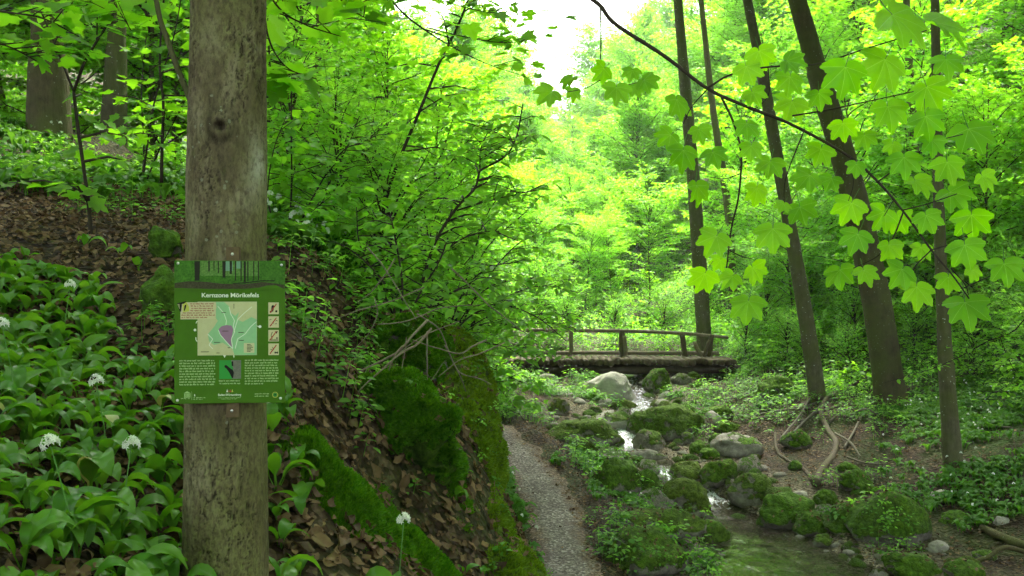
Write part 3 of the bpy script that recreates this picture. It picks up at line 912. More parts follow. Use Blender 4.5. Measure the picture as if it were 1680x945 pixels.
ROCKS = []
def boulder(px, py, w, h, label, moss=.8, olive=0., pale=0., seed=0, depth=None, name='boulder', cat='boulder', group='mossy boulders along the brook', deepen=.8, rz=None, d=None, ico=ICO4, sink=.30, group_none=False, lump=.28):
    b = hit(px, py + h * .42) if d is None else P(px, py + h * .42, d)
    D = b[1]
    sx = w / F * D / 2 * 1.12
    sz = h / F * D / 2 * 1.18
    sy = (depth if depth else deepen) * (sx * .6 + sz * .6)
    c = P(px, py, D) + np.array((0, sy * .55, -sz * .12))
    me = rock_mesh(seed + int(px * 7 + py), (sx, sy, sz), ico, lump=lump, name=name)
    o = obj(name, me, loc=c, rot=(0, 0, rz if rz is not None else ((px * 13) % 100 / 100 - .5) * .5))
    o['moss'] = float(moss); o['olive'] = float(olive); o['pale'] = float(pale)
    tag(o, label, cat, None if group_none else group)
    ROCKS.append((c[0], c[1], max(sx, sy)))
    return o

B = [
 (1004, 637, 88, 50, 'big pale sunlit boulder below the middle of the bridge', .30, .6, 1.0),
 (1083, 627, 42, 46, 'dark mossy boulder right of the white rapids under the bridge', .85, .3, 0),
 (1109, 692, 104, 60, 'largest mossy boulder in midstream, wide and rounded', .95, .45, 0),
 (1052, 697, 44, 54, 'upright mossy boulder hugging the left flank of the widest midstream one', .85, .4, 0),
 (1070, 727, 52, 42, 'dark rounded boulder with mossy cap right beside the white cascade', .6, .5, 0),
 (1067, 756, 62, 34, 'low bare-topped dark boulder at the foot of the upper cascade', .35, .5, .1),
 (955, 712, 120, 50, 'broad sloping slab of mossy rock left of the cascade', .8, .6, .2),
 (1004, 690, 68, 28, 'flat pale slab with moss on its right end above the cascade', .5, .6, .7),
 (916, 666, 36, 32, 'angular boulder with yellowish top near the left end of the bridge', .7, .9, .2),
 (1131, 777, 62, 54, 'round mossy boulder left of a twin across the lower cascade', .85, .7, 0),
 (1183, 778, 52, 54, 'squat mossy boulder, the right one of the twin pair', .9, .35, 0),
 (1212, 731, 88, 42, 'long grey boulder with bare left side and moss on its right', .42, .15, .25),
 (1179, 676, 50, 24, 'low bright mossy boulder behind the grey bare stone', .95, .3, 0),
 (1171, 690, 28, 28, 'bare grey stone wedged beside the widest mossy boulder', .1, .2, .5),
 (1195, 701, 38, 24, 'small mossy block on the right edge of the upper stream', .9, .4, 0),
 (1146, 736, 32, 26, 'small mossy stone, left of two in front of the widest boulder', .95, .2, 0),
 (1165, 746, 32, 22, 'small mossy stone, right of two in front of the widest boulder', .95, .2, 0),
 (1129, 720, 26, 22, 'small dark stone tucked under the widest mossy boulder', .6, .4, 0),
 (1015, 783, 92, 70, 'large dark mossy boulder sloping down beside the footpath side of the brook', .9, .25, 0),
 (1065, 795, 46, 54, 'mossy boulder leaning on the large dark one left of the lower cascade', .9, .35, 0),
 (1131, 826, 88, 60, 'domed mossy boulder left of the pool inlet', .85, .75, 0),
 (1080, 862, 150, 50, 'flat litter-strewn mossy hump between the path and the pool', .7, .55, 0),
 (1168, 880, 54, 48, 'dark mossy boulder at the left rim of the pool', .85, .35, 0),
 (1050, 916, 140, 80, 'dark overgrown mossy hump at the bottom right of the path', .85, .3, 0),
 (1237, 806, 80, 52, 'mossy boulder with bare patches above the right pool inlet', .75, .5, .1),
 (1297, 841, 92, 58, 'smooth bright green boulder on the far rim of the pool', 1.0, .15, 0),
 (1342, 861, 64, 40, 'low mossy boulder sloping into the pool from the right', .95, .2, 0),
 (1388, 853, 54, 48, 'two-humped mossy boulder left of the one with seedlings', .95, .2, 0),
 (1463, 856, 128, 84, 'biggest boulder on the right shore, dark moss with green seedlings on it', .95, .2, 0),
 (1358, 818, 44, 30, 'small mossy boulder below the foot of the driftwood', .95, .2, 0),
 (1408, 789, 56, 40, 'bright mossy boulder right of the driftwood, the taller of two touching', 1.0, .1, 0),
 (1421, 802, 46, 26, 'bright mossy boulder right of the driftwood, the lower of two touching', 1.0, .1, 0),
 (1393, 768, 34, 18, 'little mossy stone behind the touching bright pair', .95, .1, 0),
 (1354, 889, 34, 24, 'small olive stone at the edge of the pebbly shore', .7, .5, .2),
 (1503, 930, 90, 38, 'rounded mossy boulder cut by the bottom edge of the view', .95, .2, 0),
 (1590, 938, 70, 36, 'mossy boulder at the bottom, second from the right corner', .95, .25, 0),
 (1571, 853, 46, 26, 'low dark mossy stone in front of the mottled trunk', .8, .2, 0),
 (1547, 814, 38, 16, 'flat bare pale stone below the mottled trunk', .1, .2, .7),
 (1646, 856, 26, 18, 'bare grey stone on the garlic bank near the right edge', .2, .2, .6),
 (1541, 898, 32, 20, 'grey stone between the seedling boulder and the bottom right logs', .25, .2, .5),
 (1622, 912, 38, 18, 'dark mossy stone beside the bottom right fallen log', .75, .3, 0),
 (1281, 641, 60, 42, 'dark mossy boulder on the slope left of the slim trunk', .9, .2, 0),
 (1312, 722, 48, 34, 'mossy lump under the brushwood left of the driftwood', .85, .2, 0),
 (1305, 764, 22, 18, 'small mossy stone between the two driftwood branches', .9, .1, 0),
 (1326, 936, 32, 20, 'pale angular stone standing in the shallow water at bottom', .02, 0, 1.0),
 (1264, 912, 26, 12, 'flat pale stone lying in the middle of the pool', .02, 0, .9),
 (1300, 912, 22, 10, 'thin pale stone just right of the flat one in the pool', .02, 0, .9),
 (1268, 881, 26, 14, 'small pale stone in the pool by the bright green boulder', .05, 0, .7),
 (1240, 938, 34, 16, 'grey stone at the near edge of the pool', .1, .2, .7),
 (1192, 900, 22, 18, 'pale stone at the foot of the dark boulder on the pool rim', .05, .1, .8),
 (1312, 812, 26, 12, 'flat pale stone lying on top behind the bright green boulder', .05, .1, .9),
]
for k, (px, py, w, h, lab, mo, ol, pa) in enumerate(B):
    boulder(px, py, w, h, lab, mo, ol, pa, seed=k)
# rocks of the left bank
boulder(268, 395, 54, 52, 'small moss capped rock on the leaf litter left of the sign', 1.0, .1, 0, name='mossy_rock', group='mossy rocks on the left bank', d=5.3, seed=3)
boulder(262, 478, 76, 92, 'upright mossy rock half hidden behind the left edge of the sign', .95, .15, 0, name='mossy_rock', group='mossy rocks on the left bank', d=4.7, seed=4)
R_MAIN = boulder(640, 692, 200, 165, 'large bulging rock thick with dark green moss beneath the dead bush', 1.7, 0, 0, name='mossy_rock', group='mossy rocks on the left bank', d=4.55, seed=5, ico=ICO5, deepen=.7, lump=.55)
def moss_mat(px, py, rx, ry, rz, h, label, seed, d=None):
    c = hit(px, py)
    n = 70
    u, w = np.meshgrid(np.linspace(-1.15, 1.15, n), np.linspace(-1.15, 1.15, n)); u, w = u.ravel(), w.ravel()
    x = c[0] + rx * (u * math.cos(rz) - w * math.sin(rz)); y = c[1] + ry * (u * math.sin(rz) + w * math.cos(rz))
    q = np.stack([x, y, np.zeros(len(x))], -1)
    rr = np.hypot(u, w) + .75 * fbm(q * 5, 4, seed)
    z = ground_z(x, y) + h * (1.25 - sstep(.0, 1.0, rr) * 1.9) + h * .7 * fbm(q * 9, 4, seed + 3) + .02
    k = (np.arange(n - 1)[:, None] * n + np.arange(n - 1)[None]).ravel()
    f = np.stack([k, k + 1, k + n + 1, k + n], -1)
    keep = (rr[f] < 1.12).all(1)
    v = np.stack([x, y, z], -1) - c
    o = obj('moss_cushion', mesh('moss_cushion', v, f[keep], M_ROCK), loc=c)
    o['moss'] = 1.5; o['olive'] = 0.0; o['pale'] = 0.0
    return tag(o, label, 'moss', 'moss cushions on the left bank')
R_MAT1 = moss_mat(598, 848, .24, .20, -.5, .055, 'bright green moss cushion below the bulging rock, the upper of two', 6)
R_MAT2 = moss_mat(690, 922, .22, .22, -.3, .055, 'bright green moss cushion at the bottom below the bulging rock, the lower of two', 9)
R_MAT3 = moss_mat(705, 735, .22, .20, -.3, .06, 'ferny moss apron at the right foot of the bulging rock', 11)
R_TOP = boulder(672, 566, 120, 110, 'dark mossy rock step under the roots of the leafy shrub', .9, .05, 0, name='mossy_rock', group='mossy rocks on the left bank', d=5.6, seed=8, ico=ICO5, deepen=.8)

# the mossy edge of the bank above the path
_e = np.array([P(738, 560, 6.9), P(752, 620, 6.3), P(764, 690, 5.75), P(782, 755, 5.4), P(800, 825, 5.1), P(822, 900, 4.85), P(846, 985, 4.6), P(868, 1080, 4.35)])
_e[:, 2] -= .10; _e[:, 0] -= .04
_p = spline(_e, 90)
_v, _f = tube(_p, .20 + .05 * np.sin(np.linspace(0, 9, 90)), 40, .0)
_c = np.vstack([np.repeat(_p, 40, 0), _p[:1], _p[-1:]])
_o = _v - _c
_v = _c + _o * (1 + .50 * fbm(_v * 3.6, 4, 12) + .20 * fbm(_v * 12, 3, 19))[:, None] * np.array((.95, 1.0, 1.25))
LEDGE = obj('mossy_ledge', mesh('mossy_ledge', _v, _f, M_ROCK))
LEDGE['moss'] = 1.15; LEDGE['olive'] = .6; LEDGE['pale'] = 0.0
tag(LEDGE, 'yellowish mossy rock edge of the left bank dropping to the path', 'rock')

# ------------------------------------------------------------------ smaller unsorted rocks between the named ones
ICO3 = _ico(3)
_md = [rock_mesh(700 + k, (1, .85, .7), ICO3, .9, .28, .08, 'rock') for k in range(9)]
_rm = np.random.default_rng(55)
_c = 0
for _ in range(900):
    i = _rm.integers(0, len(BROOK_S))
    bx_, by_, bz_, bw_ = BROOK_S[i]
    if not 11 < by_ < 27: continue
    side = -1 if _rm.random() < .5 else 1
    x = bx_ + side * (bw_ * _rm.uniform(.75, 1.0) + abs(_rm.normal(0, .55))); y = by_ + _rm.normal(0, .2)
    s = _rm.uniform(.09, .30) * (.55 if y < 13.5 else 1)
    if any((x - a) ** 2 + (y - b) ** 2 < (r * .75 + s * .7) ** 2 for a, b, r in ROCKS): continue
    dp, ep = near_line(np.array([(x, y)]), PATH_S)
    if dp[0] < ep[0, 1] + s: continue
    up = y > 18
    o = obj('rock', _md[_rm.integers(9)], loc=(x, y, gz(x, y) + s * .18), rot=(_rm.normal(0, .25), _rm.normal(0, .25), _rm.uniform(0, 6.28)), scl=(s * _rm.uniform(.8, 1.3), s * _rm.uniform(.8, 1.2), s * _rm.uniform(.7, 1.15)))
    o['moss'] = float(_rm.choice([.5, .8, .95, 1.05])); o['olive'] = float(_rm.uniform(0, .8)); o['pale'] = float(_rm.choice([0, 0, .25]))
    tag(o, 'smaller rock wedged between the boulders of the upper brook' if up else 'smaller rock lying among the boulders of the lower brook', 'rock', 'rocks between the upper boulders' if up else 'rocks between the lower boulders')
    ROCKS.append((x, y, s * .8))
    _c += 1
    if _c >= 120: break

# ------------------------------------------------------------------ loose stones of the stream bed, each its own
_st = [rock_mesh(900 + k, (1, .8, .55), ICO2, .7, .3, .04, 'stone') for k in range(6)]
_rs = np.random.default_rng(8)
_cnt = 0
def stone(x, y, s, pale, moss, label, group):
    o = obj('stone', _st[_rs.integers(6)], loc=(x, y, gz(x, y) + s * .12), rot=(_rs.normal(0, .2), _rs.normal(0, .2), _rs.uniform(0, 6.28)), scl=(s, s * _rs.uniform(.8, 1.1), s * _rs.uniform(.7, 1.2)))
    o['moss'] = moss; o['olive'] = .3; o['pale'] = pale
    tag(o, label, 'stone', group)
for (x0, x1, y0, y1, n, smin, smax, pale, lab, grp) in [
        (2.9, 5.4, 10.6, 13.4, 190, .03, .10, .75, 'small pale pebble of the gravel shore right of the pool', 'pebbles on the shore of the pool'),
        (2.3, 3.3, 10.6, 13.0, 50, .03, .09, .6, 'small stone on the near left rim of the pool', 'stones on the left rim of the pool'),
        (.6, 3.8, 18.0, 25.5, 150, .06, .26, .55, 'loose stone of the stony bed between bridge and midstream boulders', 'stones in the upper stream bed'),
        (2.2, 4.3, 14.2, 18.2, 60, .05, .16, .3, 'loose stone in the stream bed among the twin boulders', 'stones in the middle stream bed')]:
    for k in range(n):
        x, y = _rs.uniform(x0, x1), _rs.uniform(y0, y1)
        if any((x - a) ** 2 + (y - b) ** 2 < (r * .8) ** 2 for a, b, r in ROCKS): continue
        stone(x, y, smin + (smax - smin) * _rs.random() ** 2, pale * _rs.uniform(.2, .9), float(_rs.random() < .4) * .8, lab, grp)

# ------------------------------------------------------------------ the log bridge
def log_part(name, a, b, r, mat, parent, rough=.06, seg=10, n=10, bend=0.0, seed=0, r2=None):
    a, b = np.asarray(a, float), np.asarray(b, float)
    t = np.linspace(0, 1, n)[:, None]
    p = a * (1 - t) + b * t
    p = p + np.array((0, .6, 1.0)) * bend * np.sin(np.pi * t) + (.25 * r * fbm(p * 2 + seed, 2, seed))[:, None]
    o0 = p.mean(0)
    v, f = tube(p - o0, np.linspace(r, r2 if r2 else r, n), seg, rough, 3.0, seed)
    return obj(name, mesh(name, v, f, mat), parent, loc=o0)
BD = 24.0
_bl, _br = P(826, 598, BD), P(1206, 598, BD)
_o = (_bl + _br) / 2
bridge = empty('footbridge', _o)
tag(bridge, 'small wooden log footbridge with a rough handrail crossing the brook', 'bridge')
_hw = (_br[0] - _bl[0]) / 2
for k, yy in enumerate((.12, 1.05)):
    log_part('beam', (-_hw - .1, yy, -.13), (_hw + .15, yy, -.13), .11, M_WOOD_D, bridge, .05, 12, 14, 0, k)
_rb = np.random.default_rng(3)
_x = -_hw; k = 0
while _x < _hw:
    r = _rb.uniform(.062, .09)
    log_part('deck_log', (_x + r, -.08 - _rb.uniform(0, .10), .06 + _rb.normal(0, .012)), (_x + r, 1.25 + _rb.uniform(0, .1), .06), r, M_WOOD_B, bridge, .05, 12, 4, 0, 100 + k)
    _x += r * 2.02; k += 1
def bx(px): return (px - 840) / F * BD - _o[0]
def bz(py): return EYE - (py - 472.5) / F * BD - _o[2]
# far edge pole, posts, handrail and braces
log_part('edge_pole', (bx(860), 1.18, .20), (bx(1196), 1.18, .20), .05, M_WOOD_P, bridge, .06, 8, 12, .01, 7)
_pp = [(945, .055, 0), (1029, .075, 0), (1134, .07, -.10), (1169, .06, .12)]
for k, (px, r, ln) in enumerate(_pp):
    x = bx(px) * (BD + 1.18) / BD
    log_part('post', (x + ln * 0.0, 1.18, -.1), (x + ln, 1.18, .76 if k < 2 else .68), r, M_WOOD_B if k else M_WOOD_P, bridge, .08, 9, 8, 0, 20 + k)
log_part('post', (bx(1036), 1.10, 0.0), (bx(1033), 1.10, .66), .05, M_WOOD_P, bridge, .08, 8, 8, 0, 31)
log_part('brace', (bx(1165), 1.0, .05), (bx(1152), 1.0, .52), .05, M_WOOD_P, bridge, .08, 8, 6, 0, 32)
log_part('brace', (bx(1166), 1.02, .05), (bx(1178), 1.0, .55), .045, M_WOOD_B, bridge, .08, 8, 6, 0, 33)
_hr = np.array([(bx(872) * 1.05, 1.18, .79), (bx(960) * 1.05, 1.18, .785), (bx(1029) * 1.05, 1.17, .775), (bx(1090) * 1.05, 1.19, .74), (bx(1140) * 1.05, 1.17, .70), (bx(1203) * 1.05, 1.2, .60)])
_v, _f = tube(spline(_hr, 30), np.linspace(.052, .04, 30), 9, .08, 3, 5)
obj('handrail', mesh('handrail', _v, _f, M_WOOD_P), bridge)
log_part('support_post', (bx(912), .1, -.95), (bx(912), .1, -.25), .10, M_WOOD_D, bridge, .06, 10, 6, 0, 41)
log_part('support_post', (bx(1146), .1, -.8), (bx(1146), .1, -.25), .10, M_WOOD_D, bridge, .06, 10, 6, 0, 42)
# ------------------------------------------------------------------ the tree that carries the sign
def mat_signbark():
    t = NT('bark_sign_tree')
    o = t.obj()
    cr = t.attr('crack')
    n1 = t.noise(7, 5, 0.6, t.scaled(o, (1.6, 1.6, .7)))
    n2 = t.noise(85, 5, 0.75, t.scaled(o, (1, 1, .45)))
    n3 = t.noise(3.0, 4, 0.55, t.scaled(o, (1, 1, .35)))
    col = t.ramp(n1, [(0.28, (0.060, 0.046, 0.024)), (0.5, (0.165, 0.138, 0.076)), (0.72, (0.290, 0.258, 0.160))])
    col = t.mix(t.ramp(n3, [(0.36, 0.0), (0.58, 0.7)]), col, (0.145, 0.150, 0.045))
    col = t.mix(t.ramp(n2, [(0.32, 0.8), (0.56, 0.0)]), col, (0.045, 0.034, 0.022))
    col = t.mix(t.math('MULTIPLY', cr, 0.85), col, (0.016, 0.012, 0.008))
    vr = t.vor(38, o)
    lm = t.math('MULTIPLY', t.math('LESS_THAN', t.math('ADD', vr, t.math('MULTIPLY', n2, 0.55)), 0.44), t.math('GREATER_THAN', t.noise(4.5, 3, 0.6, o), 0.56))
    col = t.mix(t.math('MULTIPLY', lm, 0.42), col, (0.30, 0.33, 0.24))
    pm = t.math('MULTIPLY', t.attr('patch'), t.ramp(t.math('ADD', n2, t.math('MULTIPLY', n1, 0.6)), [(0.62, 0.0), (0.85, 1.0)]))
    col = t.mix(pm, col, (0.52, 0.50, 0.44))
    t.bsdf(col, 0.88, t.bump(t.math('ADD', t.math('MULTIPLY', n2, 0.5), n1), 0.8, 0.010), spec=0.15)
    return t.m
TD = 2.75
_tb = P(369, 1000, TD); _tb[2] = gz(_tb[0], _tb[1])
sign_tree = empty('sign_tree', _tb)
tag(sign_tree, 'stout grey-brown tree trunk in front carrying the green sign', 'tree')
_path = np.array([P(365, 1250, TD), P(369, 945, TD), P(371, 640, TD), P(373, 320, TD), P(375, 0, TD), P(377, -400, TD + .02), P(385, -1400, TD + .1), P(380, -3000, TD + .2)])
_pw = np.array([170, 136, 130, 126, 123, 120, 108, 90]) / F * TD / 2
_zz = _path[:, 2]
_rows = np.concatenate([np.linspace(_zz[0], P(0, 970, TD)[2], 16), np.linspace(P(0, 968, TD)[2], P(0, -40, TD)[2], 520), np.linspace(P(0, -60, TD)[2], _zz[-1], 60)])
_seg = 210
_cx = np.interp(_rows, _zz, _path[:, 0]); _cy = np.interp(_rows, _zz, _path[:, 1]); _rr = np.interp(_rows, _zz, _pw)
_a = np.linspace(0, 2 * np.pi, _seg, endpoint=False)
_A, _Z = np.meshgrid(_a, _rows)
_r0 = np.repeat(_rr, _seg)
_dir = np.stack([np.cos(_A.ravel()), np.sin(_A.ravel()), np.zeros(_A.size)], -1)
_q = np.column_stack([_dir[:, 0] * _r0, _dir[:, 1] * _r0, _Z.ravel()])
# bark relief: flat plates parted by upright cracks, long low swellings
_w = _q + .012 * np.stack([fbm(_q * 30, 2, 1), fbm(_q * 30, 2, 2), fbm(_q * 18, 2, 3)], -1)
_n1 = np.abs(fbm(_w * np.array((70, 70, 8.)), 3, 11))
_n2 = np.abs(fbm(_w * np.array((120, 120, 16.)), 2, 12))
_zone = sstep(-.12, .30, fbm(_q * np.array((6, 6, 1.7)), 3, 14) + .18 * (1 - sstep(2.7, 3.3, _q[:, 2])))
_crack = (1 - sstep(0.0, .06, _n1)) * (.22 + .78 * _zone) + .5 * (1 - sstep(0, .06, _n2)) * _zone
_crack = np.clip(_crack, 0, 1)
_swell = .006 * fbm(_q * np.array((9, 9, 2.2)), 3, 15)
_disp = _swell - .0055 * _crack + .0016 * fbm(_q * 70, 2, 16)
# the knot
_kz = P(0, 214, TD)[2]; _ka = -np.pi / 2 + .12
_da = (_A.ravel() - 2 * np.pi - _ka + np.pi) % (2 * np.pi) - np.pi
_kd = np.hypot(_da * _r0 / .028, (_Z.ravel() - _kz) / .036)
_disp += .022 * np.exp(-_kd ** 2 * .8) - .030 * np.exp(-(np.hypot(_da * _r0 / .011, (_Z.ravel() - _kz + .006) / .012)) ** 2)
_crack = np.clip(_crack + .9 * np.exp(-(np.hypot(_da * _r0 / .018, (_Z.ravel() - _kz + .004) / .020)) ** 2) + .5 * np.exp(-(_kd - 1.2) ** 2 * 8), 0, 1)
_rf = _r0 + _disp
_tv = np.column_stack([np.repeat(_cx, _seg) + _dir[:, 0] * _rf, np.repeat(_cy, _seg) + _dir[:, 1] * _rf, _Z.ravel()]) - _tb
# pale patches on the upper right side of the trunk
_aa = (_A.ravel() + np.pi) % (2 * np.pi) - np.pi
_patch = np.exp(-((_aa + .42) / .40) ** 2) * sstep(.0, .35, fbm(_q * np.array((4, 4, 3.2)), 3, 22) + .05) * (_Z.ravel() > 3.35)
_k = (np.arange(len(_rows) - 1)[:, None] * _seg); _j = np.arange(_seg)[None, :]
_fq = np.stack([_k + _j, _k + (_j + 1) % _seg, _k + _seg + (_j + 1) % _seg, _k + _seg + _j], -1).reshape(-1, 4)
M_SIGNBARK = mat_signbark()
obj('trunk', mesh('trunk', _tv, _fq, M_SIGNBARK, attrs={'crack': _crack, 'patch': _patch}), sign_tree)
_lp = np.array([P(330, 215, TD + .02), P(313, 165, TD), P(295, 122, TD), P(277, 72, TD), P(260, 20, TD), P(250, -60, TD), P(236, -260, TD + .1)]) - _tb
_v, _f = tube(spline(_lp, 40), np.interp(np.linspace(0, 1, 40), [0, .15, 1], [.012, .0095, .006]), 10, .08, 20, 3)
obj('limb', mesh('limb', _v, _f, M_BARK_G), sign_tree)
for nm, me in zip(('crown', 'limbs'), TALL[1]):
    obj(nm, me, sign_tree, loc=np.array((.6, 1.6, 6.2)), rot=(0, 0, 1.2), scl=1.0)

# ------------------------------------------------------------------ the information sign
SC = 0.2876 / 177.0           # metres per photo pixel on the board
SD = TD - .105 - .030
_sc0 = P(377.5, 545, SD)
sign = empty('information_sign', _sc0)
sign.rotation_euler = (0, 0, R(6))
tag(sign, 'green printed information sign with a map, titled Kernzone Mörikefels, screwed to the tree', 'sign')
def sv(px, py, n=0.0):
    return ((px - 377.5) * SC, -n, -(py - 545) * SC)
def flat_mat(name, col, rough=0.6, noise=None, spec=.12):
    t = NT(name)
    if noise:
        o = t.obj()
        c = t.mix(t.ramp(t.noise(noise[0], 5, .65, o), [(.32, 0.0), (.68, 1.0)]), col, noise[1])
        t.bsdf(c, rough, spec=spec)
    else:
        t.bsdf(col, rough, spec=spec)
    return t.m
MS = dict(
    green=flat_mat('sign_green', (0.052, 0.138, 0.006), .6, (30, (0.058, 0.150, 0.008))), white=flat_mat('sign_white', (0.72, 0.76, 0.62)), pale=flat_mat('sign_text_pale', (0.36, 0.50, 0.22)),
    dark=flat_mat('sign_dark', (0.012, 0.014, 0.010)), cream=flat_mat('sign_cream', (0.56, 0.52, 0.30)), red=flat_mat('sign_red', (0.36, 0.055, 0.035)), redtext=flat_mat('sign_red_text', (0.30, 0.10, 0.06)),
    beige=flat_mat('map_beige', (0.48, 0.47, 0.25), .6, (40, (0.53, 0.52, 0.29))), mint=flat_mat('map_green', (0.25, 0.48, 0.24), .6, (40, (0.29, 0.53, 0.27))), purple=flat_mat('map_purple', (0.30, 0.17, 0.26)),
    leafp=flat_mat('print_foliage', (0.020, 0.085, 0.008), .6, (220, (0.075, 0.200, 0.020))), leafl=flat_mat('print_light_foliage', (0.045, 0.14, 0.018), .6, (260, (0.16, 0.28, 0.07))),
    skyp=flat_mat('print_sky', (0.16, 0.30, 0.20)), trunkp=flat_mat('print_trunk', (0.022, 0.025, 0.014)), soilp=flat_mat('print_soil', (0.030, 0.030, 0.014), .6, (260, (0.075, 0.070, 0.035))),
    birdg=flat_mat('print_bird_green', (0.035, 0.27, 0.045)), barkp=flat_mat('print_bark', (0.12, 0.12, 0.095), .6, (300, (0.19, 0.19, 0.15))), yellow=flat_mat('print_yellow', (0.50, 0.53, 0.09)))
class Print:
    """flat print: coloured areas in photo pixels, each layer a hair above the last"""
    def __init__(self): self.v, self.f, self.m, self.mats = [], [], [], []
    def poly(self, pts, mat, lay):
        b = len(self.v)
        for (x, y) in pts: self.v.append(sv(x, y, .0024 + .00022 * lay))
        a = sum(pts[i][0] * pts[(i + 1) % len(pts)][1] - pts[(i + 1) % len(pts)][0] * pts[i][1] for i in range(len(pts)))
        idx = list(range(b, b + len(pts)))
        self.f.append(idx if a < 0 else idx[::-1])
        if mat not in self.mats: self.mats.append(mat)
        self.m.append(self.mats.index(mat))
        return self
    def rect(self, x0, y0, x1, y1, mat, lay): return self.poly([(x0, y0), (x1, y0), (x1, y1), (x0, y1)], mat, lay)
    def line(self, pts, w, mat, lay):
        for (x0, y0), (x1, y1) in zip(pts[:-1], pts[1:]):
            l = math.hypot(x1 - x0, y1 - y0) or 1
            nx, ny = -(y1 - y0) / l * w / 2, (x1 - x0) / l * w / 2
            self.poly([(x0 + nx, y0 + ny), (x1 + nx, y1 + ny), (x1 - nx, y1 - ny), (x0 - nx, y0 - ny)], mat, lay)
            lay += .05
        return self
    def disc(self, x, y, r, mat, lay, n=14, sq=1.0): return self.poly([(x + r * math.cos(6.2832 * k / n), y + r * sq * math.sin(6.2832 * k / n)) for k in range(n)], mat, lay)
    def build(self, name, parent):
        me = bpy.data.meshes.new(name)
        me.from_pydata(self.v, [], self.f)
        for m in self.mats: me.materials.append(MS[m])
        me.polygons.foreach_set('material_index', self.m)
        me.update()
        return obj(name, me, parent)
def box_part(name, x0, y0, x1, y1, n0, n1, mat, parent):
    a, b = sv(x0, y1, n0), sv(x1, y0, n1)
    xs, ys, zs = sorted((a[0], b[0])), sorted((a[1], b[1])), sorted((a[2], b[2]))
    import bmesh
    bm = bmesh.new()
    bmesh.ops.create_cube(bm, size=1)
    for q in bm.verts:
        q.co = Vector((xs[int(q.co.x > 0)], ys[int(q.co.y > 0)], zs[int(q.co.z > 0)]))
    bmesh.ops.bevel(bm, geom=bm.edges[:], offset=.0007, segments=1, affect='EDGES')
    me = bpy.data.meshes.new(name); bm.to_mesh(me); bm.free()
    me.materials.append(mat)
    return obj(name, me, parent)
box_part('board', 288.5, 427, 466.5, 662, -.0022, .0022, MS['green'], sign)
M_BATTEN = mat_bark('batten_wood', (0.11, 0.075, 0.040), (0.20, 0.145, 0.085), .05, 4.0, crack=.3)
batten = box_part('batten', 370.5, 404, 391.5, 686, -.030, -.0032, M_BATTEN, sign)
M_STEEL = mat_plain('screw_steel', (0.62, 0.62, 0.60), .3, .5, .9)
def screw(name, px, py, n, r, parent):
    v, f = ICO2
    q = v * np.array((r, r * .55, r)) + np.array(sv(px, py, n))
    return obj(name, mesh(name, q, f, M_STEEL), parent)
screw('screw', 381, 416, -.0025, .0042, batten); screw('screw', 380, 675, -.0025, .0042, batten)
for (x, y) in ((294.5, 431.5), (461, 434), (293.5, 656.5), (459.5, 655)): screw('screw', x, y, .003, .0040, sign)
# header picture of a wood
p = Print(); p.rect(289, 427.5, 466, 473.5, 'leafp', 0)
p.rect(330, 428, 425, 452, 'leafl', 1); p.rect(370, 428, 382, 444, 'skyp', 2); p.rect(388, 428, 396, 440, 'skyp', 2)
for (x, w, y1) in ((325, 9, 460), (344, 2.6, 445), (352, 1.6, 444), (359, 1.8, 448), (368, 5.5, 455), (379, 4, 449), (386.5, 2, 460), (395.5, 2, 461), (401.5, 3.6, 462), (406.5, 2, 461), (416, 1.8, 459), (423.5, 2, 459)):
    p.poly([(x - w / 2, 428), (x + w / 2, 428), (x + w * .42, y1), (x - w * .42, y1)], 'trunkp', 3)
p.poly([(289, 464), (310, 461), (340, 462), (365, 465), (400, 466), (430, 462), (455, 465), (466, 467), (466, 473.5), (289, 473.5)], 'soilp', 4)
p.line([(382, 465), (405, 463), (430, 460), (450, 460)], 1.6, 'trunkp', 5)
p.poly([(289, 472), (320, 473), (360, 474), (400, 473.5), (425, 471.5), (437, 468), (452, 467.5), (460, 471), (466, 474), (466, 475), (289, 475)], 'green', 6)
p.build('header_picture', sign)
# map
p = Print(); p.rect(325.5, 494.6, 421, 583, 'beige', 0)
p.poly([(355, 495), (368, 495), (376, 502), (378, 512), (386, 518), (392, 512), (389, 524), (398, 528), (412, 520), (420.6, 524), (420.6, 582.6), (384, 582.6), (380, 572), (366, 562), (352, 566), (344, 560), (342, 548), (352, 536), (358, 526), (350, 515), (356, 505)], 'mint', 1)
p.poly([(359, 540), (364, 535), (372, 533), (380, 534), (383, 540), (381, 550), (379, 558), (381, 571), (372, 560), (362, 549)], 'purple', 2)
for ln in ([(358, 502), (368, 514), (372, 526), (371, 533)], [(376, 503), (379, 515), (385, 526), (383, 534)], [(384, 544), (390, 524), (400, 514), (413, 503)], [(381, 571), (384, 582)], [(383, 534), (385, 545), (380, 556), (382, 571)],
           [(359, 541), (362, 549), (372, 561), (382, 572)], [(386, 572), (390, 556), (402, 548), (411, 536), (420, 528)], [(342, 548), (350, 556), (344, 566), (350, 572)]):
    p.line(ln, 1.0, 'cream' if len(ln) == 2 else 'white', 3)
p.rect(400, 563, 417, 579, 'cream', 3)
for k in range(6): p.rect(405, 565 + k * 2.2, 411 + (k * 7) % 5, 566 + k * 2.2, 'dark', 4)
for (x, y, w) in ((365, 542.5, 10), (364, 512, 7), (391, 545, 9), (352, 561, 10), (331, 576.5, 13), (356, 578.5, 5), (392, 558, 8), (374, 570, 4)): p.rect(x, y, x + w, y + 1.1, 'soilp', 4)
p.line([(384, 498), (384, 506)], .8, 'dark', 4)
mp = p.build('map', sign)
p = Print(); p.disc(321.5, 541, 2.2, 'white', 0); p.disc(426, 536, 2.4, 'white', 0); p.line([(421, 535), (426, 536)], 1, 'white', 1)
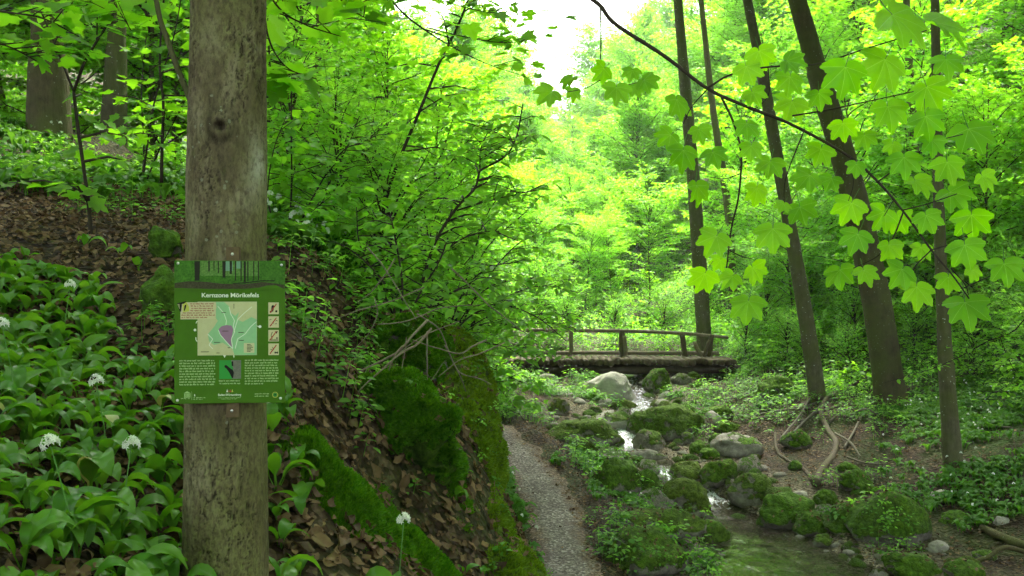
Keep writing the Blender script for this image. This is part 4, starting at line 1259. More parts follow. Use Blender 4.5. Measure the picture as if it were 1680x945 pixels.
p.line([(323, 553), (323, 557), (325, 560)], 1.4, 'white', 0); p.poly([(366.5, 583), (371, 583), (369, 587)], 'white', 0); p.rect(383, 583, 384.6, 586.5, 'white', 0); p.line([(325, 526), (323, 530)], 1.2, 'white', 0)
p.build('map_marker', sign)
# warning note with its picture
p = Print(); p.rect(298.5, 495.5, 355, 523.5, 'cream', 5)
_rt = random.Random(4)
def words(pr, x0, x1, y, h, mat, lay, justify=True):
    x = x0
    while x < x1 - 1.5:
        w = min(_rt.uniform(2.2, 7.5), x1 - x)
        # a word: short upright strokes, as small print looks from here
        q = x
        while q < x + w - .5:
            s = _rt.uniform(.55, .95)
            up = h * (.35 if _rt.random() < .22 else 0)
            pr.rect(q, y - up, min(q + s, x + w), y + h * _rt.uniform(.75, 1.0), mat, lay)
            q += s + .28
        x += w + 1.3
for k, (x0, x1) in enumerate(((314, 353), (315, 353), (316, 350), (314, 352), (302, 352), (300, 353), (300, 341))): words(p, x0, x1, 497.2 + k * 3.75, 2.1, 'redtext', 6)
p.poly([(293, 497), (307.5, 493.5), (309, 497), (301, 498.5), (299.5, 511), (297.5, 510.5)], 'dark', 7); p.poly([(293.5, 498.5), (297, 498.2), (297.5, 508)], 'cream', 7)
p.poly([(302, 499), (308, 495), (312, 503), (312.5, 510), (303, 512)], 'yellow', 7.6); p.poly([(305, 501), (308, 499), (307.5, 504), (305, 510), (303.8, 509)], 'dark', 8.4)
p.build('warning_note', sign)
# four prohibition pictograms
for k, (y0, y1) in enumerate(((496, 515.5), (519, 537.8), (541.5, 560.5), (564, 583.2))):
    p = Print(); p.rect(439.6, y0, 456.6, y1, 'cream', 0)
    cx, cyy = 448, (y0 + y1) / 2
    if k == 0:
        p.disc(447, cyy - 3, 2.4, 'dark', 1); p.poly([(444.5, cyy - 2), (449, cyy - 1.5), (447.5, cyy + 5), (444, cyy + 6)], 'dark', 2); p.disc(443.5, cyy + 5.5, 1.7, 'soilp', 3); p.disc(452.5, cyy + 5, 1.9, 'soilp', 3)
    elif k == 1:
        for (x, y) in ((443, -4), (452, 3), (444, 5), (453, -2), (447, 2)): p.line([(x - 1.6, cyy + y + 1), (x, cyy + y - 1), (x + 1.6, cyy + y + .6)], .8, 'soilp', 1)
    elif k == 2:
        p.poly([(450, cyy - 7), (455, cyy - 7.5), (453, cyy - 3)], 'dark', 1); p.line([(446, cyy - 6), (444, cyy), (446, cyy + 5)], 1.1, 'soilp', 1); p.rect(441, cyy + 6.5, 455.5, cyy + 8, 'dark', 1); p.disc(453.5, cyy + 4, 1.4, 'soilp', 1)
    else:
        p.line([(450, cyy + 4), (455, cyy + 7)], 1.2, 'dark', 1); p.line([(450, cyy + 7), (455, cyy + 4)], 1.2, 'dark', 1.4); p.line([(449, cyy + 5.5), (455.6, cyy + 5.5)], 1.0, 'dark', 1.8); p.line([(446, cyy - 4), (448.5, cyy + 1)], 1, 'soilp', 1); p.line([(443, cyy), (446, cyy + 1)], 1, 'soilp', 1)
    p.line([(442.3, y1 - 2.3), (452.8, y0 + 2.3)], 1.7, 'red', 4)
    p.build('pictogram', sign)
# small print, bird picture, logos
p = Print()
for k in range(10): words(p, 296.5, 354 if k < 9 else 353, 590.6 + k * 4.36, 2.3, 'pale', 0)
p.build('text_column', sign)
p = Print()
for k in range(10): words(p, 401.5, 456 if k < 9 else 431, 590.6 + k * 4.30, 2.3, 'pale', 0)
p.build('text_column', sign)
p = Print(); p.rect(360.3, 591, 395.6, 622, 'birdg', 0); p.poly([(379.5, 591.2), (395.4, 591.2), (395.4, 621.8), (381, 621.8), (383, 606)], 'barkp', 1)
p.poly([(368.5, 600.5), (371, 598.8), (373.5, 600.5), (377.5, 604), (382.5, 607.5), (384, 612), (382.5, 621), (380.5, 620), (377, 612.5), (372, 604.8), (369.5, 603.5)], 'dark', 2); p.poly([(380, 594), (382.5, 592.5), (383, 600), (380.5, 601)], 'dark', 2)
p.build('bird_picture', sign)
p = Print(); words(p, 359.5, 395.5, 624.4, 2.0, 'pale', 0); words(p, 361, 394.5, 628.8, 2.0, 'pale', 0)
words(p, 358.5, 395, 652.6, 1.0, 'pale', 0); words(p, 364, 390, 654.6, .9, 'pale', 0); words(p, 417.5, 442.5, 646.5, 1.6, 'pale', 0); words(p, 417.5, 441, 650.3, 1.6, 'pale', 0)
p.build('caption', sign)
p = Print()
p.poly([(303.8, 644.5), (309, 641.6), (314.2, 644.5)], 'pale', 0); p.rect(303.8, 650.6, 314.2, 651.8, 'pale', 0)
for k in range(5): p.rect(304.4 + k * 2.1, 645, 305.7 + k * 2.1, 650.2, 'pale', 0)
words(p, 299, 316, 653.2, 1.0, 'pale', 0); p.rect(316.2, 642, 316.6, 656, 'pale', 0); p.line([(320.5, 650), (321, 646.5), (321.5, 650)], .8, 'white', 0); words(p, 319, 338, 652, 1.3, 'pale', 0); words(p, 319, 334, 654.6, 1.0, 'pale', 0)
for k, c in enumerate(('white', 'redtext', 'red', 'yellow')): p.poly([(371.6 + k * 2.8, 643.8), (373.2 + k * 2.8, 638.8), (374.4 + k * 2.8, 643.6)], c, 0)
p.disc(450.6, 649, 4.9, 'yellow', 0); p.disc(450.6, 649, 4.1, 'leafl', 1); p.disc(450.6, 649, 2.9, 'birdg', 2); p.disc(450.6, 649, 1.3, 'dark', 3)
p.build('logo', sign)
def letters(name, s, px, py, hpx, wpx, mat, weight=.0):
    c = bpy.data.curves.new(name, 'FONT')
    c.body = s; c.align_x = 'CENTER'; c.align_y = 'CENTER'; c.size = hpx * SC / .70; c.extrude = .0001; c.offset = weight
    c.materials.append(mat)
    o = bpy.data.objects.new(name, c)
    COL.objects.link(o)
    bpy.context.view_layer.update()
    me = bpy.data.meshes.new_from_object(o.evaluated_get(bpy.context.evaluated_depsgraph_get()))
    bpy.data.objects.remove(o)
    q = np.zeros(len(me.vertices) * 3, np.float32); me.vertices.foreach_get('co', q); q = q.reshape(-1, 3)
    q[:, 0] *= wpx * SC / (q[:, 0].max() - q[:, 0].min())
    q = np.stack([q[:, 0], -q[:, 2], q[:, 1]], -1)
    me.vertices.foreach_set('co', q.ravel()); me.update()
    return obj(name, me, sign, loc=sv(px, py, .0030))
letters('title_text', 'Kernzone Mörikefels', 378.2, 484.2, 7.0, 92, MS['white'], .00035)
letters('state_text', 'Baden-Württemberg', 377, 648.2, 3.6, 37, MS['white'], .0001)
# ------------------------------------------------------------------ overhanging sycamore branch with big lobed leaves
def sycamore_leaf(seed):
    rng = np.random.default_rng(seed)
    key = [(0, 1.0), (7, .90), (13, .80), (20, .68), (28, .80), (38, .95), (46, .86), (54, .74), (63, .60), (72, .68), (83, .76), (95, .64), (112, .48), (135, .32), (158, .2), (180, .05)]
    ka, kr = np.array([k[0] for k in key]), np.array([k[1] for k in key])
    n = 120
    th = np.linspace(-180, 180, n, endpoint=False)
    r = np.interp(np.abs(th), ka, kr * rng.uniform(.95, 1.05, len(kr)))
    r = r * (1 + .085 * (((np.arange(n) + 1) / 4.0) % 1.0 - .45) * (np.abs(th) < 132))
    x, y = r * np.cos(np.radians(th)), r * np.sin(np.radians(th)) * 1.02
    rings = [(0.0, 1), (.33, n), (.68, n), (1.0, n)]
    V, flat = [(0, 0, 0)], [(0, 0, 0)]
    cup, curl, ph = rng.uniform(-.05, .30), rng.uniform(.05, .55), rng.uniform(0, 6)
    lobes = np.radians([0, 39, -39, 84, -84])
    for fr in (.33, .68, 1.0):
        for k in range(n):
            xx, yy = x[k] * fr, y[k] * fr
            a = math.atan2(yy, xx); rr = math.hypot(xx, yy)
            dl = min(abs(math.atan2(math.sin(a - q), math.cos(a - q))) for q in lobes)
            z = .12 * dl * rr - cup * 0 + .05 * math.sin(3 * a + ph) * rr - curl * max(0, rr - .25) ** 2 + cup * abs(yy) + .06 * math.sin(5 * xx + ph) * yy
            V.append((xx, yy, z)); flat.append((xx, yy, 0))
    F_ = []
    for k in range(n):
        F_.append((0, 1 + k, 1 + (k + 1) % n))
    Q = []
    for g in range(2):
        b = 1 + g * n
        for k in range(n):
            Q.append((b + k, b + n + k, b + n + (k + 1) % n, b + (k + 1) % n))
    return mesh('leaf', np.array(V), [np.array(Q), np.array(F_)], M_SYC, attrs={'rnd': np.zeros(len(V)), 'flat': np.array(flat)})
SYC = [sycamore_leaf(k) for k in range(9)]
_v, _f = tube(spline([(0, 0, 0), (-.3, .03, .05), (-.62, .04, .18)], 7), np.linspace(.013, .015, 7), 5, close=False)
PETIOLE = mesh('petiole', _v, _f, M_STALK)

def tube_px(pts, r0, r1, d0, d1=None, seg=7, n=None):
    k = len(pts)
    dd = np.linspace(d0, d1 if d1 else d0, k)
    p = np.array([P(x, y, d) for (x, y), d in zip(pts, dd)])
    n = n or k * 5
    return tube(spline(p, n), np.linspace(r0, r1, n), seg, .06, 30, 3)

SB = 2.25
syc = empty('sycamore_branch', P(1700, 760, SB + .3))
tag(syc, 'overhanging sycamore branch with large bright lobed leaves across the upper right', 'branch')
def syc_wood(name, pts, r0, r1, d0=SB, d1=None):
    v, f = tube_px(pts, r0, r1, d0, d1)
    return obj(name, mesh(name, v - np.array(syc.location), f, M_TWIG), syc)
syc_wood('branch', [(378, -420), (560, -330), (760, -180), (890, -70), (955, -14), (985, 10), (1010, 40), (1090, 92), (1160, 145), (1225, 175), (1300, 205), (1392, 256), (1440, 298), (1482, 347), (1528, 410), (1560, 448), (1590, 490)], .0078, .0015, 2.72, SB - .08)
for pts, r in [([(985, 12), (986, 60), (985, 100), (984, 132)], .0020), ([(984, 132), (960, 145), (925, 152)], .0013), ([(984, 132), (1010, 142), (1035, 138), (1062, 130)], .0013),
               ([(1160, 147), (1135, 175), (1120, 205)], .0016), ([(1183, 158), (1205, 205), (1216, 255), (1212, 320), (1200, 375), (1192, 440)], .0030), ([(1214, 285), (1190, 293), (1160, 290)], .0013), ([(1196, 410), (1215, 420), (1235, 425)], .0014),
               ([(1160, 145), (1200, 122), (1260, 110), (1340, 105), (1420, 80), (1520, 50)], .0026), ([(1260, 110), (1262, 150), (1250, 170), (1228, 185)], .0014), ([(1300, 190), (1360, 180), (1430, 165), (1500, 150)], .0022),
               ([(1320, 212), (1290, 290), (1286, 335)], .0016), ([(1440, 298), (1480, 270), (1530, 235), (1580, 220)], .0020), ([(1395, 258), (1400, 300), (1392, 330)], .0013), ([(1480, 345), (1520, 335), (1570, 318)], .0018),
               ([(1482, 348), (1465, 390), (1440, 420), (1400, 440)], .0020), ([(1528, 410), (1560, 400), (1595, 380)], .0016), ([(1528, 410), (1500, 440), (1500, 470)], .0016), ([(1582, 472), (1620, 455), (1650, 440)], .0016), ([(1560, 440), (1585, 470), (1590, 500)], .0015), ([(1465, 330), (1450, 355)], .0012)]:
    syc_wood('twig', pts, r, r * .55)
SYC_L = [  # centre x, y, width in photo pixels, turn of the tip from straight down
 (1458, 4, 80, 0), (1490, 44, 120, 60), (1550, 47, 110, 80), (1384, 133, 84, 10), (1446, 118, 92, -20), (1530, 160, 74, 15), (1461, 192, 70, 0), (1523, 208, 66, 10), (1600, 228, 82, 20), (1384, 216, 50, -15), (1530, 242, 50, 10),
 (1464, 245, 40, 0), (1485, 273, 60, 0), (1559, 282, 66, 10), (1405, 279, 40, 0), (1343, 257, 54, -30), (1512, 308, 62, 30), (1571, 328, 68, 25), (1360, 302, 42, 0), (1319, 297, 54, -20), (1390, 348, 62, -10), (1262, 277, 54, 0),
 (1241, 322, 52, 10), (1283, 340, 32, 0), (1316, 352, 56, 5), (1443, 361, 58, -20), (1479, 367, 52, 20), (1526, 366, 54, 10), (1595, 371, 68, 15), (1268, 392, 66, 10), (1402, 398, 58, -10), (1461, 416, 54, 0), (1511, 416, 42, 15),
 (1588, 419, 68, 10), (1651, 449, 68, 15), (1600, 451, 40, 30), (1378, 457, 58, -15), (1423, 454, 48, 0), (1473, 454, 60, 0), (1556, 466, 48, 0), (1505, 487, 66, -5), (1588, 514, 78, 5), (1242, 450, 50, 10), (1225, 510, 66, 0),
 (1295, 140, 56, 0), (1295, 180, 64, -10), (1250, 98, 56, 0), (1305, 102, 52, 60), (1240, 160, 44, 0), (1226, 214, 48, 5), (1232, 250, 44, 0),
 (984, 121, 44, 0), (931, 135, 38, -60), (895, 158, 50, -40), (940, 156, 34, 0), (1011, 156, 52, 0), (1044, 149, 36, 10), (1067, 136, 46, 30), (1035, 123, 36, 0), (1115, 178, 60, 0), (1091, 229, 46, -30), (1150, 223, 44, 20),
 (1121, 262, 62, 5), (1174, 260, 48, 20), (1145, 319, 56, 0), (1168, 401, 60, -20), (1150, 463, 58, -15), (1195, 461, 42, 0), (1177, 434, 34, -20), (1230, 122, 54, 0), (1345, 165, 46, 10), (1420, 232, 44, -10), (1555, 110, 60, 30), (1620, 300, 50, 20)]
_rl = np.random.default_rng(21)
for (px, py, w, turn) in SYC_L:
    d = SB + _rl.uniform(-.22, .26)
    L = w * 1.02 / F * d / 1.55
    a = R(turn) + _rl.normal(0, .28)
    tipv = unit(np.array((math.sin(a), -.25 + _rl.normal(0, .22), -math.cos(a) * .92)))
    nv = np.array((_rl.normal(0, .42), -1.0, .40 + _rl.normal(0, .42)))
    side = unit(np.cross(nv, tipv)); up = np.cross(tipv, side)
    c = P(px, py, d) - tipv * L * .42
    M = Matrix(((tipv[0] * L, side[0] * L, up[0] * L, c[0]), (tipv[1] * L, side[1] * L, up[1] * L, c[1]), (tipv[2] * L, side[2] * L, up[2] * L, c[2]), (0, 0, 0, 1)))
    o = obj('leaf', SYC[_rl.integers(9)], syc)
    o.matrix_local = Matrix.Translation(-Vector(syc.location)) @ M
    obj('petiole', PETIOLE, o)

# ------------------------------------------------------------------ hand-drawn saplings and shrubs
def twiggy(name, label, cat, stems, leafL, tpl, mat, seed, twigs=10, twig_len=.35, nleaf=8, t0=.35, wood=M_TWIG, aspect=.6, flat=.35, spread=.5, group=None):
    """stems: list of (photo points, depth from, depth to, radius from, radius to); leaves on side twigs"""
    rng = np.random.default_rng(seed)
    base = P(*stems[0][0][0], stems[0][1])
    e = empty(name, base); tag(e, label, cat, group)
    pos, tip, nrm, sz, tw = [], [], [], [], []
    for (pts, d0, d1, r0, r1) in stems:
        dd = np.linspace(d0, d1, len(pts))
        p = spline(np.array([P(x, y, d) for (x, y), d in zip(pts, dd)]), len(pts) * 6)
        v, f = tube(p, np.linspace(r0, r1, len(p)), 7, .06, 20, seed)
        obj('stem', mesh('stem', v - base, f, wood), e)
        for k in range(twigs):
            t = t0 + (1 - t0) * (k + rng.random()) / twigs
            i = min(int(t * (len(p) - 1)), len(p) - 1)
            az = rng.uniform(0, 6.283)
            dv = unit(np.array((math.cos(az), math.sin(az), rng.uniform(-.05, .5))))
            l = twig_len * rng.uniform(.5, 1.2) * (1.25 - .5 * t)
            q = np.array([p[i], p[i] + dv * l * .5 + (0, 0, .03 * l), p[i] + dv * l - (0, 0, .12 * l)])
            tw.append(tube(q, [r1 * .9 + .001, r1 * .6 + .0007, .0006], 4, close=False))
            n = max(2, int(nleaf * l / twig_len))
            w = (np.arange(n) + .6) / n
            sd = np.where(np.arange(n) % 2, 1.0, -1.0)
            sv_ = unit(np.cross(dv, (0, 0, 1)))
            pos.append(q[0] + dv * (w * l)[:, None] + np.array((0, 0, -.12 * l)) * (w ** 2)[:, None] + sv_ * (sd * leafL * .2)[:, None])
            tip.append(dv * .5 + sv_ * (sd * rng.uniform(.4, 1, n))[:, None] + rng.normal(0, .25, (n, 3)) + (0, 0, -.3))
            nrm.append(np.array((0, -.25, 1.0)) + rng.normal(0, flat, (n, 3)))
            sz.append(leafL * rng.uniform(.6, 1.15, n))
    pos = np.vstack(pos) - base; sz = np.concatenate(sz)
    v, f, rnd = leaves(pos, np.vstack(tip), np.vstack(nrm), sz, sz * aspect, tpl, rng)
    obj('foliage', mesh('foliage', v, f, mat, smooth=False, attrs={'rnd': rnd}), e)
    v, f = join(tw)
    tag(obj('twigs', mesh('twigs', v - base, f, wood), e), kind='stuff')
    return e

twiggy('sapling', 'thin forked sapling rising from the leaf litter left of the sign', 'sapling',
       [([(150, 408), (147, 350), (138, 280), (128, 210), (121, 150)], 5.6, 5.6, .0125, .009), ([(121, 150), (140, 100), (170, 50), (205, -10), (235, -80)], 5.6, 5.4, .009, .005), ([(121, 150), (105, 110), (85, 60), (60, 0), (40, -60)], 5.6, 5.7, .007, .004)],
       .105, T_MAPLE, M_LEAF_Y, 61, 7, .4, 6, .3, aspect=1.0)
twiggy('sapling', 'slim dark sapling standing upright close to the left side of the sign tree', 'sapling', [([(265, 300), (266, 240), (268, 170), (262, 100), (270, -20)], 7.5, 7.4, .014, .007)], .11, T_MAPLE, M_LEAF_Y, 62, 10, .5, 6, .2, aspect=1.0)
twiggy('sapling', 'leaning bundle of thin stems between the lichen trunk and the sign tree', 'sapling', [([(232, 320), (240, 250), (255, 160), (285, 60), (300, -20)], 7.9, 7.7, .009, .004), ([(232, 320), (236, 240), (232, 150), (240, 60)], 7.9, 8.0, .008, .004), ([(232, 322), (255, 260), (285, 200), (312, 150)], 7.9, 7.6, .007, .003)], .10, T_MAPLE, M_LEAF_Y, 63, 7, .4, 6, .3, aspect=1.0)
twiggy('maple_branch', 'branch of broad maple leaves hanging into the top left corner', 'branch', [([(-900, -160), (-400, -60), (-60, 10), (10, 20), (70, 30), (130, 60)], 4.6, 4.8, .008, .003), ([(-300, -30), (-60, 60), (10, 75), (60, 100)], 4.8, 5.0, .006, .003), ([(-100, -50), (150, -40), (190, 10), (215, 50)], 5.0, 5.0, .005, .002)], .13, T_MAPLE, M_LEAF_Y, 64, 8, .40, 5, .4, aspect=1.0)
twiggy('maple_branch', 'branch of broad maple leaves hanging in at the top just right of the sign tree', 'branch', [([(380, -190), (420, -60), (455, 10), (500, 40), (560, 60)], 3.6, 3.9, .006, .002), ([(430, -30), (440, 60), (470, 110), (520, 130)], 3.8, 4.0, .005, .002), ([(440, 30), (445, 120), (470, 180)], 4.2, 4.2, .004, .002), ([(520, -50), (570, 10), (620, 40)], 4.6, 4.8, .005, .002)], .125, T_MAPLE, M_LEAF_Y, 65, 8, .36, 5, .1, aspect=1.0)
twiggy('maple_branch', 'high maple branch with small dark leaves against the white gap in the canopy', 'branch', [([(382, -360), (480, -210), (600, -60), (660, 20), (730, 70), (800, 105), (875, 130)], 2.8, 7.4, .009, .002), ([(700, 45), (760, 60), (830, 70), (900, 60)], 6.8, 7.2, .005, .002), ([(640, -20), (720, 0), (800, 20), (860, 15)], 7, 7.5, .005, .002)], .12, T_MAPLE, M_LEAF_Y, 73, 11, .45, 5, .35, aspect=1.0)
twiggy('leaning_sapling', 'long thin sapling leaning right across the bright thicket up to the top edge', 'sapling', [([(622, 385), (635, 320), (655, 262), (685, 190), (720, 105), (750, 45), (775, -20)], 8.0, 7.6, .017, .008)], .085, T_OVAL, M_SHRUB, 66, 16, .5, 10, .3)
twiggy('shrub', 'shrub with dark crooked stems reaching right towards the gap above the path', 'shrub',
       [([(690, 470), (715, 395), (750, 340), (778, 310), (787, 280)], 6.6, 6.6, .011, .008), ([(787, 280), (830, 255), (848, 222), (858, 170)], 6.6, 6.5, .008, .004), ([(750, 345), (800, 330), (850, 318), (880, 312)], 6.6, 6.4, .006, .003), ([(700, 450), (745, 400), (800, 380), (850, 395)], 6.5, 6.3, .006, .003), ([(787, 282), (790, 240), (810, 200)], 6.6, 6.8, .005, .003)],
       .10, T_OVAL, M_SHRUB, 67, 15, .36, 8, .15, aspect=.5)
twiggy('shrub', 'airy shrub of upright thin stems just right of the sign tree', 'shrub', [([(470, 400), (478, 320), (478, 200), (480, 110)], 7.2, 7.2, .008, .004), ([(465, 400), (440, 330), (448, 250), (470, 190)], 7.0, 7.0, .006, .003), ([(475, 410), (510, 330), (560, 250), (600, 235)], 7.2, 7.0, .007, .003), ([(480, 410), (530, 320), (570, 240), (590, 190)], 7.2, 7.4, .006, .003), ([(455, 420), (490, 370), (520, 340), (560, 310)], 6.6, 6.6, .005, .002)],
       .09, T_MAPLE, M_LEAF_Y, 68, 13, .42, 7, .2, aspect=1.0)
twiggy('shrub', 'fresh green shrub arching out over the path below the bridge end', 'shrub', [([(735, 560), (770, 520), (820, 500), (880, 520), (930, 560)], 7.2, 7.6, .008, .003), ([(735, 560), (780, 560), (830, 570), (880, 600)], 7.2, 7.6, .006, .002), ([(730, 560), (760, 480), (800, 440), (850, 430)], 7.2, 7.4, .008, .003), ([(730, 565), (790, 480), (850, 460), (905, 470)], 7.3, 7.8, .006, .002), ([(740, 580), (790, 610), (830, 650), (860, 690)], 7.4, 8.0, .005, .002), ([(738, 575), (780, 590), (840, 620), (890, 640)], 7.4, 8.0, .005, .002), ([(735, 560), (800, 530), (860, 545), (925, 600)], 7.6, 8.6, .005, .002), ([(735, 560), (810, 515), (880, 500), (940, 530)], 7.6, 8.8, .005, .002)],
       .092, T_OVAL, M_SHRUB, 69, 17, .34, 8, .15, aspect=.55)
twiggy('shrub', 'leafy shrub crowning the mossy rock behind the dead bush', 'shrub', [([(650, 540), (640, 480), (600, 430), (560, 400)], 6.0, 6.2, .009, .004), ([(655, 540), (660, 470), (650, 400), (640, 350)], 6.0, 6.2, .009, .004), ([(660, 540), (690, 480), (720, 430), (735, 390)], 6.0, 6.2, .008, .004), ([(665, 540), (710, 500), (760, 470), (800, 460)], 6.0, 6.3, .007, .003), ([(645, 545), (600, 500), (550, 480), (510, 470)], 6.0, 5.9, .007, .003), ([(655, 540), (620, 460), (590, 400), (585, 340)], 6.1, 6.4, .007, .003)],
       .095, T_OVAL, M_SHRUB, 70, 15, .34, 7, .2, aspect=.55)
twiggy('shrub', 'bright shrub with long loose sprays hanging between thicket and bridge', 'shrub', [([(745, 560), (790, 470), (850, 400), (905, 380)], 8.6, 9.4, .009, .003), ([(745, 560), (810, 500), (880, 470), (950, 480)], 8.6, 9.6, .008, .003), ([(740, 555), (770, 440), (800, 350), (840, 300)], 8.8, 9.0, .009, .003), ([(745, 560), (830, 540), (900, 530), (960, 545)], 8.8, 9.6, .007, .002), ([(742, 560), (790, 420), (860, 350), (890, 320)], 9, 9.4, .007, .003)],
       .10, T_OVAL, M_LEAF_Y, 72, 20, .45, 9, .12, aspect=.55)
twiggy('beech_twig', 'long beech twig with pale oval leaves crossing the mottled trunk', 'branch', [([(2250, 330), (1950, 420), (1720, 500), (1660, 545), (1620, 560), (1575, 585), (1530, 605), (1480, 620), (1450, 628)], 9.5, 10.5, .008, .002), ([(1640, 552), (1660, 600), (1690, 640)], 9.8, 10, .004, .002), ([(1720, 590), (1680, 615), (1640, 640), (1610, 660)], 10, 10.4, .005, .002), ([(1720, 540), (1700, 570), (1660, 590)], 9.8, 10, .004, .002)],
       .085, T_OVAL, M_LEAF_Y, 71, 13, .32, 9, .1, aspect=.66, flat=.25)
# denser bushes filling the thicket
def bush_kind(seed, H, Rr, nb, leafL):
    ax = [(0, 0, -.15), (.05, .03, H * .4), (0, 0, H * .7)]
    return grow_crown(seed, ax, Rr, nb, .05, leafL, T_OVAL, M_SHRUB, M_TWIG, droop=.35, twig_gap=.13, leaf_gap=.05, shape='vase', up0=.9, flat=.4, wood_r=.014, aspect=.6, dense=2.2, spread=.5, maxleaf=9000)
BUSH = [bush_kind(81, 1.6, 1.15, 34, .095), bush_kind(82, 2.2, 1.3, 38, .105)]
def bush(px, d, k, s, label, group=None):
    x = (px - 840) / F * d
    e = empty('bush', (x, d, gz(x, d))); e.rotation_euler = (0, 0, px * .7); e.scale = (s, s, s)
    tag(e, label, 'bush', group)
    obj('foliage', BUSH[k][0], e); obj('stems', BUSH[k][1], e)
GB = 'low bushes of the thicket behind the dead bush'
for (px, d, k, s) in [(560, 8.2, 0, .75), (640, 7.8, 0, .75), (700, 8.6, 0, .8), (480, 8.8, 0, .8), (600, 10.5, 0, .9), (520, 11.5, 0, 1.0), (640, 12.5, 0, 1.1), (740, 12.5, 0, 1.0), (735, 10.0, 0, .7), (760, 15, 1, 1.0), (720, 17, 1, 1.3), (745, 20, 1, 1.1), (780, 21.5, 0, 1.1), (440, 11, 1, .9)]:
    bush(px, d, k, s, 'low green bush in the thicket behind the dead bush', GB)
GB = 'bushes around the ends of the bridge'
for (px, d, k, s) in [(800, 25.5, 1, 1.1), (845, 26.5, 0, 1.0), (1225, 25.5, 0, .8), (1260, 27, 1, 1.0), (1290, 24, 0, .7), (1090, 29, 0, .9), (1010, 30, 0, .8), (930, 29, 0, 1.0), (880, 28, 1, 1.0), (1160, 30, 1, 1.0)]:
    bush(px, d, k, s, 'green bush near the bridge on the brook bank', GB)
GB = 'bushes on the shaded right slope'
for (px, d, k, s) in [(1330, 27, 1, 1.0), (1400, 24, 0, .9), (1480, 26, 1, 1.0), (1560, 23, 0, 1.0), (1640, 21, 1, .9), (1700, 18, 1, .9), (1540, 29, 1, 1.2), (1640, 27, 1, 1.1), (1690, 23, 0, 1.2), (1250, 31, 1, 1.0), (1420, 30, 1, 1.1), (1500, 21.5, 0, .8), (1600, 19.5, 0, .9), (1450, 27, 1, .9), (1710, 16, 0, 1.0), (1560, 26, 1, 1.1), (1610, 24, 0, 1.1), (1680, 26, 1, 1.2), (1320, 23, 0, .7), (1390, 21.5, 0, .6)]:
    bush(px, d, k, s, 'green bush on the shaded slope behind the leaning trunk', GB)

# ------------------------------------------------------------------ the dead bush over the mossy rock
def z5(x, y): return (x * .5767 + 430, y * .5767 + 400)
db = empty('dead_bush', P(680, 545, 5.2)); tag(db, 'tangle of bare pale dead branches sprawling over the mossy rock', 'dead bush')
for k, (pts, r0, r1, d0, d1) in enumerate([
        ([(470, 220), (430, 260), (380, 310), (250, 375), (150, 450)], .010, .004, 5.0, 4.75), ([(480, 240), (440, 285), (385, 320), (300, 395), (215, 490)], .009, .004, 4.9, 4.65), ([(400, 290), (378, 320), (362, 385), (386, 485), (365, 540), (325, 566)], .006, .0025, 4.85, 4.7),
        ([(468, 250), (470, 340), (471, 432)], .006, .003, 4.95, 4.95), ([(640, 272), (600, 290), (560, 312), (500, 300), (430, 275)], .007, .004, 5.2, 5.0), ([(318, 150), (326, 200), (300, 260), (250, 312)], .0045, .002, 5.0, 4.9), ([(280, 420), (310, 460), (335, 490), (372, 525)], .004, .002, 4.75, 4.7),
        ([(190, 440), (196, 500), (215, 545), (238, 605)], .004, .002, 4.7, 4.6), ([(200, 530), (150, 590), (90, 615), (35, 642)], .005, .003, 4.6, 4.4), ([(540, 70), (640, 170), (740, 250)], .008, .004, 5.5, 5.6), ([(460, 120), (360, 165), (270, 190), (130, 240)], .006, .003, 5.4, 5.0),
        ([(440, 200), (500, 240), (540, 330), (580, 420)], .006, .003, 5.1, 5.2), ([(255, 395), (240, 430), (218, 455), (215, 500)], .004, .002, 4.75, 4.7), ([(520, 290), (560, 360), (610, 380), (650, 400)], .006, .003, 5.2, 5.3), ([(410, 265), (400, 350), (388, 420), (440, 480)], .004, .002, 4.9, 4.8),
        ([(560, 220), (480, 250), (400, 300), (330, 380)], .005, .003, 5.3, 4.9), ([(690, 280), (620, 310), (560, 330), (500, 380)], .006, .003, 5.5, 5.2), ([(380, 40), (350, 90), (310, 140), (270, 170)], .006, .003, 5.6, 5.3), ([(420, 420), (460, 410), (500, 360), (520, 330)], .0035, .002, 5.0, 5.1),
        ([(300, 10), (340, 60), (400, 150), (440, 220)], .006, .003, 5.5, 5.1), ([(330, 230), (420, 215), (520, 180), (620, 175)], .005, .003, 5.2, 5.5)]):
    q = [z5(*a) for a in pts]
    v, f = tube_px(q, r0 * .72, r1 * .72, d0 - .22, d1 - .15, 7, len(q) * 6)
    v = v + .010 * np.stack([fbm(v * 5, 3, k), fbm(v * 5, 3, k + 50), fbm(v * 5, 3, k + 90)], -1)
    br = obj('branch', mesh('branch', v - np.array(db.location), f, M_DEAD), db)

# ------------------------------------------------------------------ fallen wood on the right
def fallen(name, label, pts, w0, w1, mat=M_DRIFT, lift=.03, cat='fallen branch', group=None, seed=0):
    g = [hit(*q) for q in (pts[0], pts[-1])]
    dd = np.linspace(g[0][1], g[1][1], len(pts))
    p = np.array([P(x, y, d) for (x, y), d in zip(pts, dd)])
    p[:, 2] += lift
    n = len(pts) * 7
    s = spline(p, n)
    s[:, 2] = np.maximum(s[:, 2], ground_z(s[:, 0], s[:, 1]) + .01)
    D = dd.mean()
    o0 = s.mean(0)
    v, f = tube(s - o0, np.linspace(w0, w1, n) / F * D / 2, 10, .14, 7, seed)
    o = obj(name, mesh(name, v, f, mat), loc=o0)
    return tag(o, label, cat, group)
fallen('driftwood', 'thick barkless twisted driftwood branch standing against the right bank', [(1338, 803), (1347, 787), (1366, 766), (1372, 740), (1357, 712), (1347, 684), (1358, 660), (1385, 655)], 12, 7, lift=.10, seed=2)
